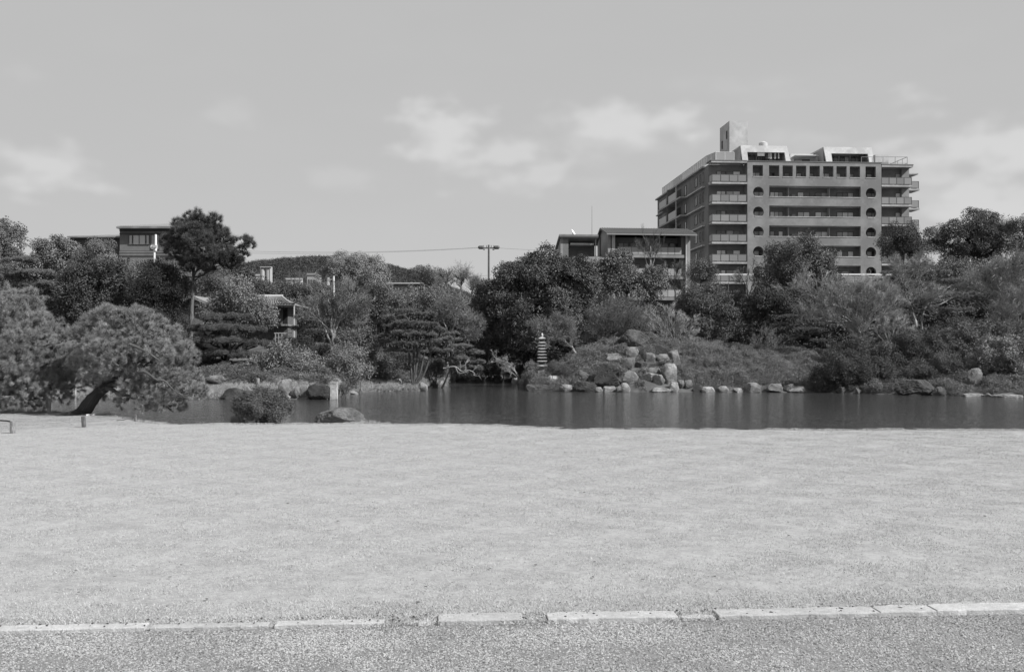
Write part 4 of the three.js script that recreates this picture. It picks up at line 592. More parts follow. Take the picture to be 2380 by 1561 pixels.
bush('evergreen_bush', 'dark glossy bush behind the big right boulder', 49, [[2130, 810, 46, 34], [2175, 835, 44, 36], [2095, 845, 46, 36], [2150, 862, 50, 24, 0.6], [2060, 835, 36, 30]], { k: 'small', cs: 0.18, tone: 0.094, dens: 1.19 });
bush('camellia_bush', 'medium leafy bush between the dark glossy bush and the right edge', 52, [[2232, 785, 34, 28], [2205, 805, 30, 26], [2250, 815, 34, 26]], { k: 'broad', cs: 0.18, tone: 0.156 });
bush('camellia_bush', 'big bright leaved bush at the right edge', 46.5, [[2320, 825, 52, 34], [2370, 830, 46, 40], [2290, 850, 36, 26], [2345, 865, 46, 30, 0.3], [2390, 880, 44, 34, 0.2]], { k: 'broad', cs: 0.17, tone: 0.227, lumpMax: 0.32 });
bush('azalea_bush', 'rounded low bush by the far right standing stone', 44.6, [[2314, 896, 34, 18]], { k: 'fine', cs: 0.12, lumpMax: 0.2, tone: 0.172 });
bush('shrub', 'twiggy grey shrub above the big right boulder', 47, [[2190, 870, 36, 24], [2225, 885, 28, 24], [2150, 885, 26, 14, 0.3]], { k: 'sparse', cs: 0.18, tone: 0.187 });
bush('shrub', 'grassy clump of thin canes behind the right mound', 54, [[1770, 800, 22, 18], [1795, 812, 20, 14]], { k: 'fan', cs: 0.6, dens: 1.40, tone: 0.28, up: 2.5, fill: 0.3 });
bush('azalea_bush', 'low dark bush on the right shoulder of the mound', 52.5, [[1625, 820, 40, 12, -1], [1580, 812, 26, 10, -1]], { k: 'small', cs: 0.15, tone: 0.070 });

bush('shrub', 'rounded mid grey shrub under the right side of the layered left shore tree', 46, [[592, 866, 32, 16], [560, 876, 32, 14], [622, 874, 26, 14]], { k: 'small', cs: 0.17, tone: 0.13 });
bush('shrub', 'dark dense shrub left of the tall pine trunk base', 47, [[430, 820, 40, 34], [462, 850, 36, 28], [415, 860, 36, 24]], { k: 'small', cs: 0.19, tone: 0.07 });
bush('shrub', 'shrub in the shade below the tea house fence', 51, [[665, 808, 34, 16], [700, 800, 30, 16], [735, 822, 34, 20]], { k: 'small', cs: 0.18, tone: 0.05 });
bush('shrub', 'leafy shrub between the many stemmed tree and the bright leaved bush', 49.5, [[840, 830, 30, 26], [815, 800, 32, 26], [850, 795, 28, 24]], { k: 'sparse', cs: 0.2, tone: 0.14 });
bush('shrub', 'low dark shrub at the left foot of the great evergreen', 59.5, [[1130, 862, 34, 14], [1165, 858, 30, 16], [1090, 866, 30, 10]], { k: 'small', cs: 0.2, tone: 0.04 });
bush('azalea_bush', 'scruffy bush beside the bright jagged rock on the mound foot', 50.3, [[1236, 882, 20, 9], [1290, 862, 26, 13, -0.6], [1325, 870, 26, 14]], { k: 'fine', cs: 0.14, tone: 0.13, lumpMax: 0.22 });
bush('azalea_bush', 'scruffy bush right of the round stone on the mound', 52.2, [[1500, 822, 22, 12], [1420, 846, 24, 10], [1380, 838, 26, 13]], { k: 'fine', cs: 0.14, tone: 0.14, lumpMax: 0.22 });
bush('azalea_bush', 'scruffy bush between the slab and the tall standing stone', 50.5, [[1485, 862, 20, 12], [1530, 862, 18, 12], [1470, 895, 24, 8, 1.2]], { k: 'fine', cs: 0.13, tone: 0.12, lumpMax: 0.2 });
bush('evergreen_bush', 'tall dark bush behind the dark overhanging bush', 50, [[2000, 822, 44, 26], [2045, 838, 44, 28], [1960, 832, 36, 22], [2085, 868, 40, 30, 0.5]], { k: 'small', cs: 0.18, tone: 0.075 });
bush('shrub', 'speckled shrub between the big boulder and the standing stone', 46.8, [[2205, 858, 34, 30], [2180, 888, 30, 20], [2228, 902, 28, 16]], { k: 'small', cs: 0.16, tone: 0.11 });
bush('shrub', 'dim tangled shrubs under the twisting pale trunk', 53.5, [[2120, 790, 50, 22], [2180, 790, 46, 24], [2060, 800, 40, 20], [2250, 765, 40, 26]], { k: 'small', cs: 0.2, tone: 0.07 });
bush('shrub', 'twiggy undershrub before the right edge trees', 52.5, [[2300, 780, 40, 24], [2350, 782, 40, 26], [2390, 790, 36, 30]], { k: 'sparse', cs: 0.22, tone: 0.13 });

bush('azalea_bush', 'small shrubs growing over the top of the big right boulder', 46.3, [[2098, 872, 24, 14], [2140, 868, 28, 14], [2168, 886, 18, 14]], { k: 'small', cs: 0.14, tone: 0.1, lumpMax: 0.22 });

// ---------- plants nobody could count ----------
function cover(name, label, cat, px0, px1, s0, s1, per, kind, cs, mat, seed, h = 0.4, skip, bumpy) {
  const r = rng(seed), spots = [], near = [...rockSpots];
  for (let px = px0; px < px1; px += 1) for (let i = 0; i < per; i++) {
    const q = px + r(), d = shoreD(q) + lerp(s0, s1, r()), x = (q - CX) / F * d, y = land(x, -d); if (skip && r() < skip(q, d)) continue;
    if (near.some(([a, b, w]) => Math.abs(a - x) < w * 0.85 && -d - b > -w * 0.7 && -d - b < w * 1.7)) continue;
    const tall = 0.5 + (bumpy ?? 1.6) * clamp(0.25 + 1.9 * fbm(x * 1.1, d * 1.1, seed, 3), 0, 1), steps = Math.ceil(tall / 1.2);      // hummocks
    for (let m = 0; m < steps; m++) spots.push([V(x + (r() - 0.5) * 0.1, y + cs * h * tall * (m + r()) / steps * 2, -d + (r() - 0.5) * 0.1), V((r() - 0.5) * 0.7, 1, (r() - 0.5) * 0.7), cs * (0.6 + 0.15 * Math.min(2, tall)) * (0.7 + 0.6 * r())]);
  }
  const m = foliage(name, spots, kind, mat, scene, seed, 0.7); tag(m, label, cat, null, 'stuff'); return m;
}
cover('ground_cover', 'low rough ground cover over the mound and the right bank', 'ground cover', 1232, 2420, 0.15, 8.5, 40, 'small', 0.14, leafMat(0.2), 301, 0.6, (q, d) => clamp(0.25 + fbm(q * 0.02, d * 0.8, 3, 3) * 1.6, 0, 0.85), 1.9);
cover('bank_grass', 'pale tufted grass on the left shore', 'grass', -300, 1060, 0.1, 6, 18, 'blade', 0.22, twigMat(0.42), 302, 0);
cover('bank_plants', 'small leafy plants along the left shore and inlet', 'plants', -300, 1290, 2.2, 9, 16, 'small', 0.17, leafMat(0.15), 303, 0.5, (q, d) => clamp(0.3 + fbm(q * 0.03, d, 8, 3) * 2, 0, 0.95), 2);
{ // the far-off tangle that closes the garden behind the trees
  const top = table([-300, 600, 0, 600, 60, 640, 300, 660, 450, 690, 600, 700, 690, 705, 760, 700, 880, 695, 1000, 690, 1110, 705, 1250, 715, 1400, 700, 1500, 715, 1560, 735, 1700, 760, 1750, 735, 1850, 720, 2000, 700, 2050, 660, 2100, 625, 2200, 606, 2380, 606, 2700, 620]), r = rng(304), spots = [];
  for (let i = 0; i < 22000; i++) { const px = -350 + r() * 3080, d = 66 + r() * 9, x = (px - CX) / F * d, b = land(x, -d), t = W(px, top(px) + 14 * fbm(px * 0.03, 2, 1, 3) * 2, d).y; spots.push([V(x, b + (t - b) * (1 - r() * 0.97 - 0.02), -d), V(0, 0.7, 0.5).addScaledVector(rv(r), 0.7), 0.46]); }
  const m = foliage('undergrowth', spots, 'small', leafMat(0.09), scene, 304, 0.7); tag(m, 'dim tangle of shrubs closing the garden behind the trees', 'undergrowth', null, 'stuff');
}
{ // grass hanging over the lawn edge
  const r = rng(305), spots = [];
  for (const [x0, x1, n, s] of [[836, 884, 60, 0.07], [205, 372, 140, 0.05], [440, 540, 20, 0.05], [0, 130, 90, 0.09]]) for (let i = 0; i < n; i++) { const px = lerp(x0, x1, r()), d = bankD(px) - 0.1 - 0.35 * r(); spots.push([W(px, 0, d).setY(-0.01), V((r() - 0.5) * 0.8, 1, (r() - 0.5) * 0.8), s * (0.7 + 0.6 * r())]); }
  const m = foliage('edge_grass', spots, 'blade', twigMat(0.42), scene, 305, 0.5); tag(m, 'taller pale grass tufts at the rim of the lawn', 'grass', null, 'stuff');
}

// ---------- buildings ----------
// a building stands at the distance d0 where its front left corner is seen, turned by th; at(X, Y, z) turns a point of an enlarged view (offset ox, oy, scale k) into metres along its front and above the lawn
function site(name, label, ox, oy, k, X0, d0, th) {
  const c = Math.cos(th), s = Math.sin(th), x0 = (ox + k * X0 - CX) / F * d0, g = thing(name, label, 'building', V(x0, 0, -d0), th);
  const lx = (X, z = 0) => { const q = (ox + k * X - CX) / F; return (q * d0 - q * z * c - x0 - z * s) / (c - q * s); };
  const at = (X, Y, z = 0) => { const l = lx(X, z), dd = d0 + l * s - z * c; return [l, EYE + (HY - oy - k * Y) / F * dd]; };
  const lz = (X, l) => { const q = (ox + k * X - CX) / F; return (q * (d0 + l * s) - x0 - l * c) / (s + q * c); };           // z of a point on a side wall at l
  const hz = (Y, l, z) => EYE + (HY - oy - k * Y) / F * (d0 + l * s - z * c);
  return { g, lx, at, lz, hz };
}
const boxCache = {};
const bx = (x, y, z) => boxCache[[x, y, z].map((v) => v.toFixed(3))] ??= box(-x / 2, x / 2, -y / 2, y / 2, -z / 2, z / 2);
const put = (name, parent, x0, x1, y0, y1, z0, z1, mat) => part(name, bx(Math.abs(x1 - x0), Math.abs(y1 - y0), Math.abs(z1 - z0)), mat, parent, V((x0 + x1) / 2, (y0 + y1) / 2, (z0 + z1) / 2));
const frameM = M(0.06, 0.5), frameW = M(0.55, 0.6), slabM = wallMat(0.42), whiteM = wallMat(0.58);
const glassM = (v) => M(v, 0.12), frost = M(0.2, 0.35);
const winRand = rng(900);
// a window on a wall facing +z of its parent: dark frame, panes of glass with or without a pale curtain behind
function windowOn(parent, x, y, w, h, z, n, tones, turn = 0) {
  const t = new THREE.Group(); t.name = 'window'; t.position.set(x, y, z); t.rotation.y = turn; parent.add(t);
  const f = 0.06, fr = [box(-w / 2, w / 2, 0, f, 0, 0.08), box(-w / 2, w / 2, h - f, h, 0, 0.08)];
  for (let i = 0; i <= n; i++) { const q = lerp(-w / 2 + f / 2, w / 2 - f / 2, i / n); fr.push(box(q - f / 2, q + f / 2, f, h - f, 0, 0.078)); }
  part('frame', merge(fr), frameM, t);
  for (let i = 0; i < n; i++) { const a = lerp(-w / 2 + f / 2, w / 2 - f / 2, i / n) + f / 2, b = lerp(-w / 2 + f / 2, w / 2 - f / 2, (i + 1) / n) - f / 2, v = tones[Math.floor(winRand() * tones.length)]; put('pane', t, a, b, f, h - f, 0.012, 0.03, glassM(v)); }
  return t;
}
function balcony(parent, x0, x1, floor, z0, z1, n, opt = {}) {
  const t = new THREE.Group(); t.name = 'balcony'; t.position.set(x0, floor, z1); parent.add(t); const w = x1 - x0, d = z1 - z0;
  put('slab', t, 0, w, -0.14, 0.12, -d, 0.14, slabM);
  const rail = [box(0.03, w - 0.03, 1.22, 1.28, -0.05, 0.01), box(0.03, w - 0.03, 0.22, 0.26, -0.05, 0.01)];
  for (let i = 0; i <= n; i++) { const q = lerp(0.06, w - 0.06, i / n); rail.push(box(q - 0.03, q + 0.03, 0.16, 1.22, -0.048, 0.008)); }
  for (const q of opt.sides ?? [0.04]) rail.push(box(q - 0.02, q + 0.02, 1.222, 1.275, -d, -0.06));
  part('railing', merge(rail), frameM, t);
  for (let i = 0; i < n; i++) { const a = lerp(0.06, w - 0.06, i / n) + 0.05, b = lerp(0.06, w - 0.06, (i + 1) / n) - 0.05; put('railing_panel', t, a, b, 0.28, 1.2, -0.032, -0.012, M(0.17 + 0.02 * Math.floor(4 * winRand()), 0.4)); }
  for (const q of opt.sides ?? [0.04]) put('railing_panel', t, q - 0.01, q + 0.01, 0.28, 1.2, -d + 0.1, -0.1, frost);
  return t;
}
// ---- block of flats at the right ----
{
  const { g, lx, at, lz, hz } = site('apartment_building', 'tall brick block of flats with round openings and stacked balconies', 1485.1, 247.5, 0.2927, 863, 145, 4 * Math.PI / 180);
  const brick = wallMat(0.25), brickD = wallMat(0.22), H = (Y) => at(863, Y)[1], FLOOR = (k) => 25.62 - 2.9 * k, L = lx(575), Lc = lx(530, -3), R = lx(1928), RR = lx(2180), roofH = H(436);
  // front frame with its openings
  const sh = new THREE.Shape(); sh.moveTo(0, 0); sh.lineTo(R, 0); sh.lineTo(R, roofH); sh.lineTo(0, roofH); sh.closePath();
  const hole = (a, b, y0, y1) => { const p = new THREE.Path(); p.moveTo(a, y0); p.lineTo(a, y1); p.lineTo(b, y1); p.lineTo(b, y0); p.closePath(); sh.holes.push(p); };
  const tops = [[905, 987], [1035, 1117], [1143, 1224], [1250, 1331], [1357, 1439], [1465, 1547], [1571, 1652], [1677, 1759], [1802, 1884]], sill0 = H(553), head0 = H(464), openA = lx(1037), openB = lx(1764), cl = lx(951), cr = lx(1846), rad = 0.79;
  for (const [a, b] of tops) hole(lx(a), lx(b), sill0, head0);
  for (let k = 0; k < 8; k++) {
    const s = H(712) - 2.9 * k, h = s + 1.58; hole(openA, openB, s, h);
    for (const c of [cl, cr]) { const p = new THREE.Path(), y = s + 0.62, a = Math.asin(0.6 / rad); p.absarc(c, y, rad, -a, Math.PI + a, false); p.closePath(); sh.holes.push(p); put('sill', g, c - 0.55, c + 0.55, s - 0.09, s + 0.02, -0.3, 0.05, whiteM); }
    put('sill', g, openA, openB, s - 0.1, s + 0.02, -0.33, 0.06, slabM);
  }
  for (const [a, b] of tops) put('sill', g, lx(a), lx(b), sill0 - 0.1, sill0 + 0.02, -0.3, 0.05, slabM);
  part('front_wall', boxUV(new THREE.ExtrudeGeometry(sh, { depth: 0.4, bevelEnabled: false, curveSegments: 14 }).translate(0, 0, -0.4)), brick, g);
  put('parapet_coping', g, -0.05, R + 0.05, roofH, roofH + 0.14, -0.5, 0.06, M(0.12, 0.8));
  // body behind the recess, left wing, right wing
  const foot = new THREE.Shape(); [[L, -1.5], [lx(863) + 0.01, -1.5], [0.01, -1.7], [R - 0.01, -1.7], [R, -1.702], [RR - 0.4, -1.7], [RR - 0.4, -14], [Lc + 15, -14], [Lc + 15, -36], [Lc, -36], [Lc, -3]].forEach(([x, z], i) => i ? foot.lineTo(x, -z) : foot.moveTo(x, -z));
  part('main_wall', boxUV(new THREE.ExtrudeGeometry(foot, { depth: roofH - 0.25, bevelEnabled: false }).rotateX(-Math.PI / 2)), brickD, g);
  put('side_wall', g, 0, 0.35, 0, roofH - 0.02, -1.55, -0.402, brick); put('side_wall', g, R - 0.35, R, 0, roofH - 0.02, -1.75, -0.402, brick);
  for (let k = 0; k < 9; k++) { put('floor_slab', g, 0.36, R - 0.36, FLOOR(k) - 0.34, FLOOR(k) - 0.06, -1.7, -0.402, wallMat(0.5)); }
  put('floor_slab', g, 0.36, R - 0.36, roofH - 0.4, roofH - 0.26, -1.7, -0.402, wallMat(0.5));
  const tones = [0.05, 0.3, 0.6, 0.75, 0.1, 0.45, 0.7];
  for (let k = 0; k < 9; k++) {
    const y = FLOOR(k) - 0.05;
    if (k === 0) for (const [a, b] of tops) { const c = (lx(a) + lx(b)) / 2 + (winRand() - 0.5) * 0.4; windowOn(g, c, y, 1.3 + 0.3 * winRand(), 1.95, -1.695, 2, tones); }
    else for (const [a, b, n] of [[1035, 1140, 3], [1253, 1352, 2], [1393, 1495, 2], [1565, 1700, 3], [908, 990, 2], [1803, 1885, 2]]) windowOn(g, (lx(a, -2) + lx(b, -2)) / 2, y, lx(b) - lx(a), 2.02, -1.695, n, tones);
    for (const X of [1188, 1512]) if (k) put('partition', g, lx(X, -1) - 0.04, lx(X, -1) + 0.04, y, y + 2.5, -1.69, -0.8, wallMat(0.4));
    if (k) { put('air_conditioner', g, lx(1206, -1.9), lx(1234, -1.9), y + 0.9, y + 1.6, -1.69, -1.35, M(0.25, 0.6)); }
    // left wing
    if (k < 8) { const b0 = lx(579, 0.1), b1 = lx(859, 0.1); balcony(g, b0, Math.min(b1, -0.02), FLOOR(k), -1.5, 0.12, 4); windowOn(g, (lx(616, -1.5) + lx(690, -1.5)) / 2, y, lx(690) - lx(616), 2.05, -1.495, 2, tones); windowOn(g, (lx(692, -1.5) + lx(806, -1.5)) / 2, y, lx(806) - lx(692), 2.05, -1.495, 2, tones); }
    // right wing
    if (k < 8) { const h = FLOOR(k) - 0.1; balcony(g, R + 0.03, RR - 0.1, h, -1.7, -0.1, 4, { sides: [RR - R - 0.2] }); windowOn(g, lx(2078, -1.7), y, 1.6, 2.05, -1.695, 2, tones); put('drainpipe', g, lx(2128, -1.6) - 0.05, lx(2128, -1.6) + 0.05, y, y + 2.6, -1.68, -1.58, M(0.6, 0.6));
      const t = balcony(g, RR + 0.02, lx(2228, -3), h - 0.05, -5.6, -3, 1, { sides: [lx(2228, -3) - RR - 0.06] }); t.userData.label = 'small balcony on the right side of the flats'; }
  }
  put('roof_eave', g, L, -0.06, roofH - 0.22, roofH + 0.02, -1.5, 0.12, slabM); put('roof_eave', g, R + 0.06, RR, roofH - 0.52, roofH - 0.26, -1.7, 0.02, slabM); put('roof_eave', g, RR, lx(2222, -3), roofH - 1.05, roofH - 0.85, -5.6, -3, slabM);
  put('corner_wall', g, RR - 1.15, RR - 0.02, 0, roofH - 0.53, -1.9, -1.2, brick);
  put('roof_coping', g, Lc - 0.08, -0.06, roofH + 0.021, roofH + 0.16, -2.4, 0.16, M(0.14, 0.8)); put('roof_coping', g, R + 0.06, RR + 0.05, roofH - 0.255, roofH - 0.1, -1.7, 0.06, M(0.14, 0.8));
  // left side wall: ledges, narrow windows and a double balcony bay
  const zOf = (X) => lz(X, Lc);
  for (let k = -1; k < 8; k++) {
    const y = FLOOR(k), zA = -3.3, zB = zOf(392), zC = zOf(212), zD = -36;
    if (k >= 0) { put('ledge', g, Lc - 0.42, Lc, y - 0.12, y + 0.06, zB, zA, whiteM); put('ledge', g, Lc - 0.32, Lc, y - 0.12, y + 0.05, zD, zC - 0.02, slabM); }
    else put('roof_eave', g, Lc - 0.45, Lc, roofH - 0.42, roofH - 0.2, -36, -3.3, slabM);
    if (k < 0) continue;
    for (const [X, w, n] of [[513, 0.62, 1], [490, 0.62, 1], [455, 1.7, 2], [207, 1.4, 2], [179, 0.7, 1], [164, 0.7, 1]]) windowOn(g, Lc - 0.005, y + 0.75, w, 1.45, zOf(X), n, [0.05, 0.1, 0.3], -Math.PI / 2);
    const t = new THREE.Group(); t.name = 'balcony'; t.position.set(Lc, y, 0); g.add(t); t.userData.label = 'wide white fronted balcony on the left side of the flats';
    put('slab', t, -1.3, -0.005, -0.16, 0.1, zC, zB, slabM); const z1 = zOf(296), z2 = zOf(354), z3 = zOf(222), z4 = zOf(276);
    put('parapet', t, -1.32, -1.2, 0.1, 1.25, z1, z2, M(0.5, 0.9)); put('parapet', t, -1.32, -1.2, 0.1, 1.25, z3, z4, M(0.5, 0.9));
    put('parapet', t, -1.2, -0.01, 0.1, 1.25, z3 - 0.12, z3, M(0.4, 0.9));
    put('screen', t, -1.3, -0.02, 0.1, 2.55, (z1 + z4) / 2 - 0.08, (z1 + z4) / 2 + 0.08, M(0.12, 0.8)); put('drainpipe', t, -1.3, -1.2, 0.1, 2.72, z2 + 0.1, z2 + 0.2, M(0.6, 0.6));
    windowOn(g, Lc - 0.006, y + 0.05, 2.4, 2, zOf(322), 2, [0.04, 0.09], -Math.PI / 2); windowOn(g, Lc - 0.006, y + 0.05, 2.4, 2, zOf(250), 2, [0.04, 0.09], -Math.PI / 2); windowOn(g, Lc - 0.006, y + 0.05, 1.2, 2.05, zOf(372), 1, [0.03], -Math.PI / 2);
  }
  // roof: two white slanted penthouses, lift tower, tank, railings
  const pent = (X0, X1, Y0, o0, o1, oy, skewL, skewR, label) => {
    const z = -2.0, b0 = at(X0, 430, z), [xa, ya] = at(X0 - skewL, Y0, z), [xb] = at(X1 - skewR, Y0, z), [xc] = at(X1, 430, z), base = roofH - 0.3, s = new THREE.Shape();
    s.moveTo(b0[0], base); s.lineTo(xc, base); s.lineTo(xb, ya); s.lineTo(xa, ya); s.closePath();
    const p = new THREE.Path(), [h0, hy] = at(o0, oy, z), [h1] = at(o1, oy, z); p.moveTo(h0 + 0.06, base + 0.5); p.lineTo(h0, hy); p.lineTo(h1, hy); p.lineTo(h1 + 0.12, base + 0.5); p.closePath(); s.holes.push(p);
    const t = new THREE.Group(); t.name = 'penthouse'; t.userData.label = label; g.add(t);
    const f = new THREE.ExtrudeGeometry(s, { depth: 0.35, bevelEnabled: false }); const P = f.attributes.position; for (let i = 0; i < P.count; i++) P.setZ(i, P.getZ(i) - 0.22 * (P.getY(i) - base)); f.computeVertexNormals(); f.translate(0, 0, z - 0.35);
    part('front', boxUV(f), whiteM, t); put('roof', t, xa, xb, ya - 0.25, ya - 0.004, -10, z - 1.0, whiteM); put('back_wall', t, h0 - 0.3, h1 + 0.3, base, ya - 0.26, -4.6, -4.4, wallMat(0.3));
    const side = (x) => part('side', poly([...quad([x, base, z - 0.36], [x, base, -10], [x, ya - 0.8, -10], [x, ya - 0.002, z - 1.0]), ...quad([x + 0.2, base, z - 0.36], [x + 0.2, base, -10], [x + 0.2, ya - 0.8, -10], [x + 0.2, ya - 0.002, z - 1.0])]), wallMat(0.42), t);
    side(xa + 0.02); side(xb - 0.22);
    const w = (h1 - h0) / 4; for (let i = 0; i < 3; i++) windowOn(g, h0 + w * (0.8 + 1.2 * i), base + 0.2, w, 1.9, -4.39, 2, [0.05, 0.25, 0.1]);
    return [h0, h1, hy, base];
  };
  const [p0, p1, py] = pent(830, 1220, 300, 870, 1168, 355, 10, 30, 'left white slanted penthouse with washing hung in its opening'); pent(1500, 1870, 312, 1540, 1832, 366, 18, 0, 'right white slanted penthouse with a wide opening');
  const [mx0, my] = at(1222, 338, -4), [mx1] = at(1490, 338, -4), [, aw] = at(1300, 385, -3.4), t2 = put('roof_terrace_wall', g, mx0, mx1, roofH - 0.3, my - 0.5, -7, -5, wallMat(0.62)); put('awning', g, mx0 + 0.2, mx1 - 1.4, aw - 0.1, aw, -5, -3.2, M(0.5, 0.9)); windowOn(g, lerp(mx0, mx1, 0.35), roofH - 0.1, 2.4, 1.5, -4.99, 2, [0.05, 0.3]);
  part('wing_wall', poly(quad([lx(1492, -2.5), roofH - 0.3, -2.5], [lx(1492, -2.5), at(1488, 312, -2.5)[1], -2.8], [lx(1420, -7), at(1420, 372, -7)[1], -7], [lx(1405, -7), roofH - 0.3, -7])), wallMat(0.5), g);
  { const za = -15, [a, h] = at(720, 113, za), [b] = at(866, 113, za), l = lz(650, a); const t = new THREE.Group(); t.name = 'lift_tower'; t.userData.label = 'tall plain lift tower on the roof of the flats'; g.add(t); put('tower_wall', t, a, b, roofH - 0.5, h, -20.5, za, wallMat(0.5)); for (const [zz, yy] of [[-16.4, 0.72], [-19, 0.6]]) windowOn(t, a - 0.006, lerp(roofH, h, yy), 0.5, 1.3, zz, 1, [0.04], -Math.PI / 2); }
  { const [a, h] = at(955, 264, -8), [b] = at(1022, 264, -8), t = new THREE.Group(); t.name = 'water_tank'; g.add(t); const ya = at(955, 300, -8)[1] - 1; const r = (b - a) / 2; part('tank', boxUV(new THREE.CylinderGeometry(r, r * 1.02, h - 0.5 - ya, 18).translate((a + b) / 2, (h - 0.5 + ya) / 2, -8)), M(0.42, 0.7), t); part('lid', boxUV(new THREE.CylinderGeometry(r * 0.3, r, 0.25, 18).translate((a + b) / 2, h - 0.375, -8)), M(0.45, 0.7), t); }
  { const [a, h] = at(1880, 382, -6), [b] = at(1985, 382, -6); put('roof_hut', g, a, b, roofH - 0.3, h, -10, -6, wallMat(0.5)); put('roof_hut', g, a + 0.3, b - 0.2, roofH - 0.25, h - 1.2, -5.98, -5.6, wallMat(0.3)); }
  const fence = (pts, h, n, label, pane) => { const t = new THREE.Group(); t.name = 'roof_railing'; t.userData.label = label; g.add(t); const b = []; for (let j = 1; j < pts.length; j++) { const [A, B] = [pts[j - 1], pts[j]], dd = Math.hypot(B[0] - A[0], B[1] - A[1]), ang = -Math.atan2(B[1] - A[1], B[0] - A[0]), m = Math.max(1, Math.round(dd / n)); const add = (q) => { q.rotateY(ang); q.translate(A[0], roofH + 0.1, A[1]); return q; };
      b.push(add(box(0, dd, h - 0.06, h, -0.03, 0.03)), add(box(0, dd, 0.12, 0.16, -0.03, 0.03))); for (let i = 0; i <= m; i++) b.push(add(box(dd * i / m - 0.03, dd * i / m + 0.03, 0, h - 0.06, -0.028, 0.028)));
      if (pane) for (let i = 0; i < m; i++) { const q = add(box(dd * i / m + 0.05, dd * (i + 1) / m - 0.05, 0.18, h - 0.08, -0.01, 0.01)); part('railing_panel', q, M(0.5, 0.5, { trans: 0.5 }), t); } }
    part('railing', merge(b), pane ? M(0.62, 0.6) : M(0.2, 0.6), t); };
  fence([[Lc + 0.4, -34], [Lc + 0.4, -4], [Lc + 1, -1], [-1.7, -0.9]], 1.45, 1.3, 'pale glazed railing along the left edge of the roof', true);
  fence([[R - 2.4, -1.4], [R + 0.8, -1.2], [RR - 0.4, -1.0], [RR - 0.4, -12]], 1.1, 1.5, 'thin open railing at the right end of the roof', false);
  put('roof_storey', g, Lc + 2.5, Lc + 8, roofH - 0.3, hz(385, Lc, lz(455, Lc)) - 0.4, -30, lz(455, Lc + 2.5), wallMat(0.5));
  // washing on the line of the left penthouse
  const line = thing('washing', 'row of washing with one white sheet hung on the flats roof', 'laundry', V(0, 0, 0)); line.position.copy(g.position); line.rotation.copy(g.rotation);
  const cloth = (X0, X1, Y0, Y1, v) => { const [a, h] = at(X0, Y0, -2.9), [b] = at(X1, Y0, -2.9), y1 = at(X0, Y1, -2.9)[1], q = new THREE.PlaneGeometry(b - a, h - y1, 6, 4), P = q.attributes.position; for (let i = 0; i < P.count; i++) P.setZ(i, 0.05 * Math.sin(P.getX(i) * 9) * (0.6 - P.getY(i) / (h - y1))); q.computeVertexNormals(); q.translate((a + b) / 2, (h + y1) / 2, -2.9); part('cloth', boxUV(q), M(v, 0.9), line); };
  cloth(942, 1000, 362, 392, 0.85); cloth(1008, 1024, 364, 410, 0.05); cloth(1030, 1040, 364, 412, 0.4); cloth(1044, 1056, 364, 415, 0.55); cloth(1060, 1074, 364, 408, 0.04); cloth(1078, 1088, 364, 414, 0.5); cloth(1092, 1102, 364, 408, 0.08); cloth(1108, 1116, 362, 412, 0.6);
  const [rl, rh] = at(872, 360, -2.9), [rr] = at(1168, 360, -2.9); put('clothes_line', line, rl, rr, rh, rh + 0.05, -2.93, -2.87, M(0.3, 0.6));
}
